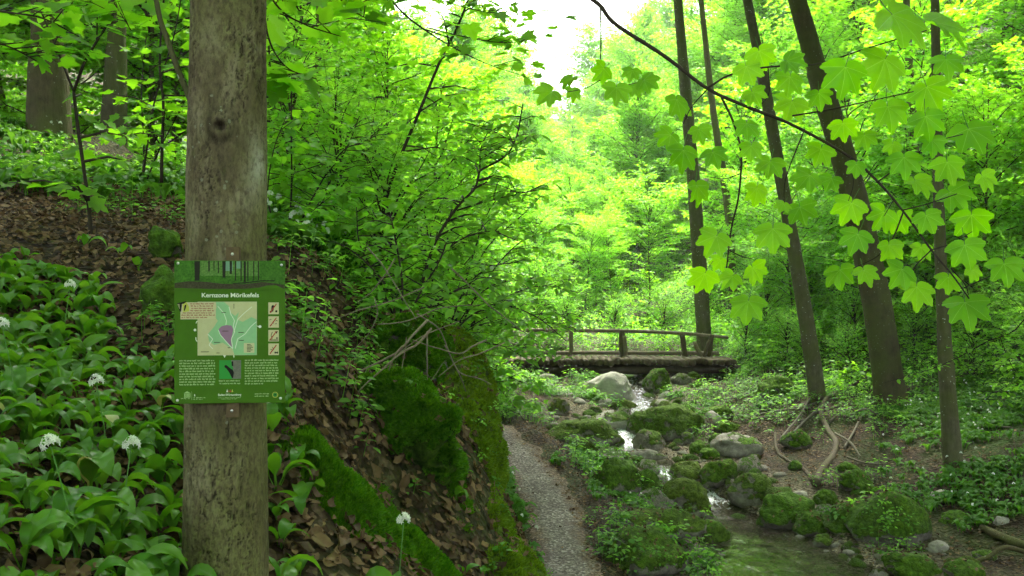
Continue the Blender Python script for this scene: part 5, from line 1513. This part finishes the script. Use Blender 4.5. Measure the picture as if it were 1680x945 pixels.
fallen('driftwood', 'thin pale curved branch meeting the thick driftwood at its foot', [(1334, 795), (1320, 785), (1291, 768), (1274, 742), (1272, 716)], 7, 4.5, lift=.06, seed=3)
fallen('fallen_branch', 'thin bare branch arching up left of the slim trunk', [(1331, 650), (1326, 608), (1312, 575), (1290, 559)], 7, 4, lift=.2, seed=4)
fallen('fallen_log', 'dark log lying at the right edge near the bottom corner', [(1611, 872), (1645, 888), (1690, 905)], 12, 14, M_BARK, .05, 'log', seed=5)
fallen('fallen_branch', 'bent dark branch below the log in the bottom right corner', [(1598, 928), (1622, 920), (1650, 905), (1690, 915)], 7, 8, M_BARK, .05, seed=6)
fallen('fallen_branch', 'long stick running up from the driftwood to the thick leaning trunk', [(1340, 668), (1385, 650), (1440, 622)], 6, 5, lift=.15, seed=7)
for k, pts in enumerate([[(1290, 690), (1330, 672), (1380, 660)], [(1300, 720), (1330, 690), (1352, 668)], [(1385, 745), (1410, 700), (1425, 665)], [(1310, 700), (1345, 690), (1400, 668)], [(1280, 730), (1312, 690), (1330, 660)], [(1395, 690), (1420, 680), (1440, 690)], [(1360, 700), (1400, 680), (1430, 655)], [(1240, 690), (1280, 682), (1330, 678)], [(1390, 760), (1420, 770), (1450, 772)], [(1600, 700), (1630, 708), (1660, 712)], [(1210, 690), (1240, 695), (1275, 690)], [(1370, 720), (1395, 735), (1412, 760)]]):
    fallen('brushwood_stick', 'thin dark stick of the brushwood heap behind the driftwood', pts, 4, 2.5, M_TWIG_G, .10, 'stick', 'sticks of the brushwood heap', seed=20 + k)
# ------------------------------------------------------------------ wild garlic in the foreground: every plant and leaf its own
def garlic_leaf(seed, nu=12, nv=4):
    rng = np.random.default_rng(seed)
    L = rng.uniform(.215, .27); W = rng.uniform(.050, .068)
    el0, el1 = R(rng.uniform(62, 84)), R(rng.uniform(-75, -10))
    s = np.linspace(0, 1, nu)
    el = el0 + (el1 - el0) * sstep(.25, 1.0, s) ** .8
    ds = L / (nu - 1)
    x = np.concatenate([[0], np.cumsum(np.cos(el[:-1]) * ds)]); z = np.concatenate([[0], np.cumsum(np.sin(el[:-1]) * ds)])
    b = np.clip((s - .30) / .70, 0, 1)
    w = np.where(s < .30, .0045, .0045 + W / 2 * np.sin(np.pi * np.clip(b, 0, 1) ** .72) ** .85)
    w[-1] = .0008
    tw = rng.normal(0, .35)
    V = []
    for k in range(nu):
        nrm = np.array((-math.sin(el[k]), 0, math.cos(el[k])))
        for u in np.linspace(-1, 1, nv + 1):
            fold = .30 * abs(u) * w[k] + .0035 * math.sin(9 * s[k] + 3 * u + seed) * abs(u)
            y = u * w[k]
            a = tw * s[k]
            V.append(np.array((x[k], y * math.cos(a), z[k] + y * math.sin(a))) + nrm * fold)
    k = (np.arange(nu - 1)[:, None] * (nv + 1) + np.arange(nv)[None]).ravel()
    q = np.stack([k, k + 1, k + nv + 2, k + nv + 1], -1)
    return np.array(V), q
GL = []
for k in range(7):
    v, q = garlic_leaf(k)
    GL.append(mesh('leaf', v, q, M_RAMS, attrs={'rnd': np.zeros(len(v))}))
v, q = garlic_leaf(3)
GL_Y = mesh('leaf', v, q, M_YLEAF, attrs={'rnd': np.zeros(len(v))})
def umbel(seed, r=.020, n=15, petal=.0125):
    rng = np.random.default_rng(seed)
    pos, tip, nrm = [], [], []
    for k in range(n):
        d = unit(rng.normal(0, 1, 3)); d[2] = abs(d[2]) * 1.1 - .2; d = unit(d)
        c = d * r * rng.uniform(.75, 1.05)
        a = unit(np.cross(d, (0.3, .2, 1))); b = np.cross(d, a)
        for j in range(6):
            t = math.cos(j * 1.0472) * a + math.sin(j * 1.0472) * b
            pos.append(c); tip.append(t + d * .35); nrm.append(d)
    pos = np.array(pos)
    return leaves(pos, np.array(tip), np.array(nrm), petal, petal * .38, T_DIAMOND, rng)
v, f, r_ = umbel(1)
UMBEL = mesh('flower_head', v, f, M_PETAL, smooth=False, attrs={'rnd': r_})
v, f = tube([(0, 0, 0), (.01, .005, .15), (.0, .01, .30)], [.0022, .0018, .0015], 5, close=False)
FSTALK = mesh('flower_stalk', v, f, M_STALK)

_rg = np.random.default_rng(404)
def garlic(x, y, nl, s, label, group, flower=False, yellow=False, z=None):
    e = empty('wild_garlic', (x, y, gz(x, y) - .012 if z is None else z))
    e.scale = (s, s, s)
    tag(e, label, 'plant', group)
    a0 = _rg.uniform(0, 6.28)
    for k in range(nl):
        o = obj('leaf', GL_Y if (yellow and k == 0) else GL[_rg.integers(len(GL))], e)
        o.rotation_euler = (_rg.normal(0, .14), _rg.normal(-.05, .16), a0 + k * 6.283 / nl + _rg.normal(0, .5))
        q = _rg.uniform(.75, 1.15); o.scale = (q, q, q)
    if flower:
        st = obj('flower_stalk', FSTALK, e); st.rotation_euler = (_rg.normal(0, .12), _rg.normal(0, .12), 0)
        obj('flower_head', UMBEL, st, loc=(0, .01, .305))
_done = []
def bed(n, x0, x1, y0, y1, cond, dmin, label, group, s=(.52, .88), nl=(3, 6)):
    c = 0
    for _ in range(n * 30):
        x, y = _rg.uniform(x0, x1), _rg.uniform(y0, y1)
        if not cond(x, y): continue
        if any((x - a) ** 2 + (y - b) ** 2 < dmin ** 2 for a, b in _done): continue
        _done.append((x, y))
        garlic(x, y, int(_rg.integers(nl[0], nl[1])), _rg.uniform(*s), label, group, yellow=_rg.random() < .05)
        c += 1
        if c >= n: break
def pxx(x, y): return 840 + F * x / y
bed(270, -2.9, -.75, 1.75, 4.9, lambda x, y: -120 < pxx(x, y) < (318 + 40 * (y < 2.4) if y < 4.1 else 170), .072, 'broad leaved wild garlic plant in the dense bed left of the sign tree', 'wild garlic plants in the bed left of the sign tree')
bed(16, -1.1, -.5, 2.6, 3.9, lambda x, y: 432 < pxx(x, y) < 505, .10, 'wild garlic plant at the right foot of the sign tree', 'wild garlic plants right of the sign tree', (.6, .95))
bed(7, -.6, -.05, 3.6, 4.9, lambda x, y: 660 < pxx(x, y) < 800, .12, 'small wild garlic shoot on the leaf litter below the bulging rock', 'wild garlic shoots below the bulging rock', (.4, .6), (2, 4))
bed(8, -2.6, -1.2, 4.3, 5.4, lambda x, y: 0 < pxx(x, y) < 240, .2, 'small wild garlic shoot on the leaf litter above the dense bed', 'wild garlic shoots on the leaf litter', (.5, .75), (2, 4))
for (px, py, lab, yel) in [(175, 760, 'wild garlic with a white flower head in the middle of the bed', False), (26, 660, 'wild garlic with a white flower head near the left edge below the litter', False), (178, 890, 'wild garlic with a white flower head low in the bed beside the trunk', False), (125, 905, 'wild garlic with a drooping white flower head in the lower bed', False), (148, 805, 'wild garlic with one yellowing leaf in the middle of the bed', True), (92, 560, 'wild garlic with a white flower head on the upper rim of the bed', False), (640, 985, 'wild garlic with a white flower head at the bottom by the moss cushions', False)]:
    h = hit(px, py + 20)
    garlic(h[0], h[1], 4, 1.0, lab, None, not yel, yel)

# ------------------------------------------------------------------ cover that nobody could count: instanced on points
def protos(lst):
    out = []
    for k, (v, f, mats, attrs, mi) in enumerate(lst):
        me = mesh('cover', v, f, mats, smooth=(np.asarray(f).ndim == 2 and np.asarray(f).shape[1] == 4), attrs=attrs, mat_idx=mi)
        out.append(bpy.data.objects.new('cover_source', me))
    return out
def scatter(name, label, pts, nrm, scl, src, rng, upright=.7, parent=None, yaw=None):
    n = len(pts)
    up = unit(np.asarray(nrm) * (1 - upright) + np.array((0, 0, 1.0)) * upright)
    yaw = rng.uniform(0, 6.283, n) if yaw is None else yaw
    # euler XYZ so that Z points along 'up' after a spin about it
    rx = -np.arcsin(np.clip(up[:, 1], -1, 1)); ry = np.arctan2(up[:, 0], up[:, 2])
    eu = np.zeros((n, 3))
    for k in range(n):
        eu[k] = (Matrix.Rotation(ry[k], 3, 'Y') @ Matrix.Rotation(rx[k], 3, 'X') @ Matrix.Rotation(yaw[k], 3, 'Z')).to_euler('XYZ')[:]
    me = mesh(name, pts, np.zeros((0, 3), np.int32), None, attrs={'eu': eu, 'sc': scl, 'ix': rng.integers(0, len(src), n).astype(np.float32)})
    o = obj(name, me, parent)
    tag(o, label, kind='stuff')
    g = bpy.data.node_groups.new(name, 'GeometryNodeTree')
    g.interface.new_socket('Geometry', in_out='INPUT', socket_type='NodeSocketGeometry')
    g.interface.new_socket('Geometry', in_out='OUTPUT', socket_type='NodeSocketGeometry')
    N, Lk = g.nodes, g.links
    gi, go = N.new('NodeGroupInput'), N.new('NodeGroupOutput')
    iop = N.new('GeometryNodeInstanceOnPoints')
    iop.inputs['Pick Instance'].default_value = True
    jn = N.new('GeometryNodeJoinGeometry')
    for s in reversed(src):
        oi = N.new('GeometryNodeObjectInfo'); oi.inputs['Object'].default_value = s
        oi.inputs['As Instance'].default_value = True
        Lk.new(oi.outputs['Geometry'], jn.inputs[0])
    def at(nm, t):
        q = N.new('GeometryNodeInputNamedAttribute'); q.data_type = t; q.inputs['Name'].default_value = nm
        return [s for s in q.outputs if s.enabled and s.name == 'Attribute'][0]
    Lk.new(gi.outputs[0], iop.inputs['Points']); Lk.new(jn.outputs[0], iop.inputs['Instance'])
    Lk.new(at('ix', 'FLOAT'), iop.inputs['Instance Index']); Lk.new(at('sc', 'FLOAT'), iop.inputs['Scale'])
    Lk.new(at('eu', 'FLOAT_VECTOR'), iop.inputs['Rotation'])
    Lk.new(iop.outputs[0], go.inputs[0])
    md = o.modifiers.new('cover', 'NODES'); md.node_group = g
    return o

_rc = np.random.default_rng(9)
# litter leaves
def litter_leaf(seed):
    rng = np.random.default_rng(seed)
    nu, nv = 6, 4
    u, w = np.meshgrid(np.linspace(-.5, .5, nu), np.linspace(-1, 1, nv + 1), indexing='ij')
    u, w = u.ravel(), w.ravel()
    wid = rng.uniform(.22, .36) * np.clip(np.sin(np.pi * (u + .5) ** rng.uniform(.7, 1.1)), .02, 1) * (1 + .15 * rng.normal(0, 1, len(u)))
    y = w * wid
    th = rng.uniform(0, 3.14)
    k = rng.uniform(1.2, 4.0) * rng.choice([-1, 1], p=[.3, .7])
    t = u * math.cos(th) + y * math.sin(th); n_ = -u * math.sin(th) + y * math.cos(th)
    q = np.sin(k * t) / k; z = (1 - np.cos(k * t)) / k
    x2 = q * math.cos(th) - n_ * math.sin(th); y2 = q * math.sin(th) + n_ * math.cos(th)
    z = z + .05 * np.sin(7 * u + 3 * w + seed) + .12 * np.abs(y)
    i = (np.arange(nu - 1)[:, None] * (nv + 1) + np.arange(nv)[None]).ravel()
    f = np.stack([i, i + 1, i + nv + 2, i + nv + 1], -1)
    return np.stack([x2, y2, z], -1), f
LIT = []
for k in range(8):
    v, f = litter_leaf(k)
    LIT.append((v, f, M_DRYLEAF, {'rnd': np.full(len(v), k / 8)}, None))
def free(x, y, brook=1.0, path=1.0):
    ok = np.ones(len(x), bool)
    m = (y < 32) & (y > 2) & (np.abs(x) < 9)
    q = np.stack([x[m], y[m]], -1)
    if len(q):
        db, eb = near_line(q, BROOK_S); dp, ep = near_line(q, PATH_S)
        k = (db > eb[:, 1] * brook) & (dp > ep[:, 1] * path)
        ok[m] = k
    return ok
def sample(n, x0, x1, y0, y1, dens=None, brook=1.2, path=1.0):
    x, y = _rc.uniform(x0, x1, n), _rc.uniform(y0, y1, n)
    k = free(x, y, brook, path)
    if dens is not None:
        k &= _rc.random(n) < dens(x, y)
    return x[k], y[k]
def cat2(*a):
    return np.concatenate([q[0] for q in a]), np.concatenate([q[1] for q in a])
def clump(x, y, sc, lo, hi, seed):
    return sstep(lo, hi, fbm(np.stack([x * sc, y * sc, np.zeros(len(x))], -1), 3, seed))
x, y = cat2(sample(24000, -4.6, .25, 2.0, 8.0, lambda x, y: .95 * (x / y < .02)), sample(9000, .5, 8.5, 10, 19, lambda x, y: .75, 1.1, .9), sample(6000, 3, 12, 17, 30, lambda x, y: .6), sample(4000, -12, -1, 8, 16), sample(3500, -1, 5, 17, 30, None, 1.0, .8), sample(2500, .2, 2.2, 8, 18, None, 1.2, .55), sample(500, -1.5, 1.6, 8, 24, None, 1.2, 0.0))
LS = protos(LIT)
z = ground_z(x, y)
p3 = np.stack([x, y, z + _rc.uniform(.012, .045, len(x))], -1)
scatter('leaf_litter', 'dry brown fallen leaves covering the forest floor', p3, unit(ground_n(x, y) + _rc.normal(0, .22, (len(x), 3))), .022 + .06 * _rc.random(len(x)) ** 1.5, LS, _rc, .1)
# the nearest fallen leaves, each its own
_lm = [mesh('fallen_leaf', *litter_leaf(40 + k), M_DRYLEAF, attrs={'rnd': np.full(30, k / 6)}) for k in range(6)]
_k = 0
for (px0, px1, py0, py1, n, lab, grp) in [(460, 780, 560, 930, 130, 'dry brown fallen leaf on the bank around the bulging mossy rock', 'fallen leaves around the bulging rock'), (10, 300, 340, 560, 110, 'dry brown fallen leaf on the slope above the wild garlic bed', 'fallen leaves above the wild garlic bed')]:
    for j in range(n):
        h = hit(_rc.uniform(px0, px1), _rc.uniform(py0, py1))
        s = _rc.uniform(.05, .09)
        nv = ground_n(h[0], h[1])[0]
        o = obj('fallen_leaf', _lm[_rc.integers(6)], loc=(h[0], h[1], gz(h[0], h[1]) + .035), scl=s)
        o.rotation_euler = (Vector(unit(nv + _rc.normal(0, .3, 3))).to_track_quat('Z', 'Y') @ Matrix.Rotation(_rc.uniform(0, 6.28), 3, 'Z').to_quaternion()).to_euler()
        tag(o, lab, 'leaf', grp)

# small green herbs: whorls of leaves on short stems
def herb(seed, n, h, leafL, aspect, spread, mat=M_HERB, up=.25):
    rng = np.random.default_rng(seed)
    pos, tip, nrm = [], [], []
    for k in range(n):
        a = k * 2.4 + rng.normal(0, .3)
        hh = h * rng.uniform(.35, 1.0)
        r = spread * rng.random()
        d = np.array((math.cos(a), math.sin(a), 0))
        pos.append(d * r + (0, 0, hh)); tip.append(d + (0, 0, rng.uniform(-.5, up))); nrm.append(np.array((0, 0, 1.0)) + rng.normal(0, .35, 3))
    v, f, r_ = leaves(np.array(pos), np.array(tip), np.array(nrm), leafL * rng.uniform(.7, 1.15, n), leafL * aspect, T_OVAL if leafL > .05 else T_DIAMOND, rng)
    ss = [(v, f)]
    sv_, sf = tube([(0, 0, -.02), (0, 0, h * .9)], [.003, .0015], 3, close=False)
    sf = [np.concatenate([q[:, [0, 1, 2]], q[:, [0, 2, 3]]]) for q in sf]
    vv = np.vstack([v, sv_]); ff = np.vstack([f] + [q + len(v) for q in sf])
    return vv, ff, mat, {'rnd': np.concatenate([r_, np.zeros(len(sv_))])}, None
def garlic_clump(seed, flower):
    rng = np.random.default_rng(seed)
    vs, fs, mi, off = [], [], [], 0
    for k in range(6):
        v, q = garlic_leaf(seed * 9 + k, 7, 2)
        a = k * 1.05 + rng.normal(0, .4)
        c, s = math.cos(a), math.sin(a)
        v = v @ np.array(((c, s, 0), (-s, c, 0), (0, 0, 1.0))) + np.array((rng.normal(0, .05), rng.normal(0, .05), 0))
        t = np.concatenate([q[:, [0, 1, 2]], q[:, [0, 2, 3]]])
        vs.append(v); fs.append(t + off); off += len(v); mi += [0] * len(t)
    if flower:
        v, f, r_ = umbel(seed, .022, 14, .014)
        vs.append(v + np.array((.02, .0, .31))); fs.append(f + off); off += len(v); mi += [1] * len(f)
    v = np.vstack(vs)
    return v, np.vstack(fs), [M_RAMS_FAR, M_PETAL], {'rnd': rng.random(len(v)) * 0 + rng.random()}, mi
H_SMALL = protos([herb(1, 9, .14, .060, .62, .07), herb(2, 12, .20, .055, .55, .10), herb(3, 8, .10, .075, .7, .06), herb(4, 14, .26, .065, .6, .12, M_SHRUB), herb(5, 16, .16, .045, .7, .12)])
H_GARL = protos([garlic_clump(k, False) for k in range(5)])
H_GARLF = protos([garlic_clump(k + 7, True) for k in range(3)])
H_TALL = protos([herb(11, 22, .45, .075, .6, .16, M_SHRUB), herb(12, 26, .60, .085, .6, .20, M_LEAF_Y), herb(13, 20, .38, .07, .65, .18, M_SHRUB)])

def cover(name, label, xy, smin, smax, src, upright=.75, dz=0.0):
    x, y = xy
    k = np.ones(len(x), bool)
    for (a, b, r) in ROCKS:
        k &= (x - a) ** 2 + (y - b) ** 2 > (r * .62) ** 2
    x, y = x[k], y[k]
    pts = np.stack([x, y, ground_z(x, y) + dz], -1)
    scatter(name, label, pts, ground_n(x, y), _rc.uniform(smin, smax, len(x)), src, _rc, upright)
# the garlic fields
cover('garlic_field', 'carpet of wild garlic on the upper left slope', cat2(sample(1500, -7, -1.2, 6.7, 11.5, lambda x, y: clump(x, y, .5, -.35, .1, 3) * (x / y < -.32)), sample(350, -1.9, -1.3, 6.0, 8.0)), .7, 1.05, H_GARL * 2 + H_GARLF[:1])
cover('garlic_field', 'carpet of flowering wild garlic on the right bank around the mottled trunk', cat2(sample(3000, 4.7, 10.5, 12.6, 19.5, lambda x, y: clump(x, y, .6, -.45, .05, 4) * sstep(-.1, .9, x - .372 * y)), sample(900, 6.5, 14, 19, 26, lambda x, y: .7 * clump(x, y, .5, -.2, .2, 6))), .55, .9, H_GARL * 2 + H_GARLF[:1])
cover('garlic_field', 'strip of wild garlic along the foot of the bank beside the path', cat2(sample(650, -.2, .8, 6.5, 15.5, lambda x, y: 1.0 * (x < .75), 1, 1.05), sample(160, 1.1, 1.9, 13, 16.5, None, 1, 1.2)), .45, .8, H_GARL * 2 + H_GARLF[:1])
# herbs
cover('undergrowth', 'low green herbs and seedlings on the banks of the brook', cat2(
    sample(700, .9, 2.4, 10.3, 17, lambda x, y: clump(x, y, 1.1, .0, .35, 8)), sample(1500, 3.4, 7, 16, 25, lambda x, y: clump(x, y, .7, -.25, .25, 9)), sample(1500, -.8, 2.3, 17.5, 26, lambda x, y: clump(x, y, .7, -.2, .25, 10)), sample(250, 4.2, 6, 12, 15, lambda x, y: clump(x, y, 1.2, .0, .3, 10)),
    sample(4800, 5, 16, 18, 34, lambda x, y: clump(x, y, .5, -.7, -.1, 11)), sample(2600, -4, 9, 24, 40, lambda x, y: clump(x, y, .5, -.5, .1, 12), 1.6)), .7, 1.5, H_SMALL)
cover('undergrowth', 'low green herbs on the left bank among the leaf litter', cat2(sample(420, -4.5, .0, 4.0, 7.2, lambda x, y: .6 * clump(x, y, 1.4, .0, .3, 13) * (x / y < -.02)), sample(1500, -4.5, -.2, 6.2, 11, lambda x, y: clump(x, y, .8, -.4, .1, 14)), sample(300, -1.7, -.6, 4.3, 6.5, lambda x, y: .8)), .4, .9, H_SMALL)
cover('tall_undergrowth', 'knee high leafy undergrowth on the slopes of the thicket', cat2(sample(1500, -5, -.4, 7, 20, lambda x, y: 1.0 * (x / y < -.045) * ((x / y > -.28) | (y > 13))), sample(3600, 6, 22, 19, 45, lambda x, y: clump(x, y, .35, -.7, -.1, 15)), sample(2400, -12, 11, 27, 60, None, 1.8), sample(1700, -14, -4, 13, 30), sample(500, -1.6, .0, 16, 25, None, 1, 1.15)), .7, 1.5, H_TALL)

# ------------------------------------------------------------------ moss: short tufts standing on the near cushions
def tuft(seed, n=9, h=.012):
    rng = np.random.default_rng(seed)
    a = rng.uniform(0, 6.283, n)
    d = np.stack([np.cos(a), np.sin(a), np.zeros(n)], -1)
    return leaves(d * .0035, d * .55 + np.array((0, 0, 1.0)) + rng.normal(0, .15, (n, 3)), d + (0, 0, .2), h * rng.uniform(.7, 1.2, n), h * .42, T_DIAMOND, rng)
def tufts(mat):
    out = []
    for k in range(3):
        v, f, r_ = tuft(k)
        out.append((v, f, mat, {'rnd': r_}, None))
    return protos(out)
TG, TY = tufts(M_MOSSLEAF), tufts(M_MOSSYEL)
def on_surface(o, n, minz):
    me = o.data
    me.calc_loop_triangles()
    t = np.zeros(len(me.loop_triangles) * 3, np.int32); me.loop_triangles.foreach_get('vertices', t); t = t.reshape(-1, 3)
    v = np.zeros(len(me.vertices) * 3, np.float32); me.vertices.foreach_get('co', v); v = v.reshape(-1, 3)
    a, b, c = v[t[:, 0]], v[t[:, 1]], v[t[:, 2]]
    nn = np.cross(b - a, c - a); ar = np.linalg.norm(nn, axis=1); nn = unit(nn)
    ar = ar * (nn[:, 2] > minz)
    i = _rc.choice(len(t), n, p=ar / ar.sum())
    u, w = _rc.random(n), _rc.random(n)
    k = u + w > 1; u[k] = 1 - u[k]; w[k] = 1 - w[k]
    return a[i] + (b[i] - a[i]) * u[:, None] + (c[i] - a[i]) * w[:, None], nn[i]
def moss_on(o, n, src, s=(.8, 1.7), minz=-.25, label='short green moss'):
    p, q = on_surface(o, n, minz)
    keep = fbm(p * 6, 3, 5) > -.30
    p, q = p[keep], q[keep]
    scatter('moss', label, p - q * .003, q, _rc.uniform(*s, len(p)), src, _rc, .15, o)
def dress(o, n_leaf, n_herb, hs=(.25, .5)):
    p, q = on_surface(o, n_leaf, .45)
    scatter('leaf_litter', 'dry leaves caught on the mossy rock', p + q * .012, unit(q + _rc.normal(0, .3, q.shape)), _rc.uniform(.03, .075, len(p)), LS, _rc, .1, o)
    if n_herb:
        p, q = on_surface(o, n_herb, .1)
        scatter('herbs', 'small green herbs rooted on the mossy rock', p, q, _rc.uniform(*hs, len(p)), H_SMALL, _rc, .5, o)
for q in (R_MAT1, R_MAT2, R_MAT3): moss_on(q, 7000, TG, (1.0, 2.2))
moss_on(R_MAIN, 13000, TG, (1.1, 2.4)); moss_on(R_TOP, 6000, TG, (1.1, 2.2)); moss_on(LEDGE, 24000, TY, (.9, 2.3), -.7)

dress(LEDGE, 260, 70); dress(R_MAIN, 60, 12); dress(R_TOP, 60, 12)
for o in list(bpy.data.objects):
    if o.name.split('.')[0] == 'boulder' and o.data and o.dimensions.x > .45:
        dress(o, 16, 0)
        if 'seedlings' in o['label'] or 'hump' in o['label']: dress(o, 30, 14, (.6, 1.1))
# ------------------------------------------------------------------ thin haze added to pale the distance like an overexposed glow
def haze_box():
    t = NT('glow_haze')
    pv = t.node('VolumePrincipled')
    pv.inputs['Color'].default_value = (0.93, 1.0, 0.90, 1)
    pv.inputs['Density'].default_value = 0.0007
    t.l.new(pv.outputs[0], t.out.inputs['Volume'])
    x0, x1, y0, y1, z0, z1 = -97, 97, -27, 242, float(_gp[:, 2].min()) - 1.0, 112.0
    v = [(x, y, z) for x in (x0, x1) for y in (y0, y1) for z in (z0, z1)]
    f = [(0, 1, 3, 2), (4, 6, 7, 5), (0, 4, 5, 1), (2, 3, 7, 6), (0, 2, 6, 4), (1, 5, 7, 3)]
    o = obj('haze', mesh('haze', v, np.array(f), t.m, smooth=False))
    tag(o, 'thin pale haze added to imitate the bright glow up the valley', kind='stuff')
haze_box()
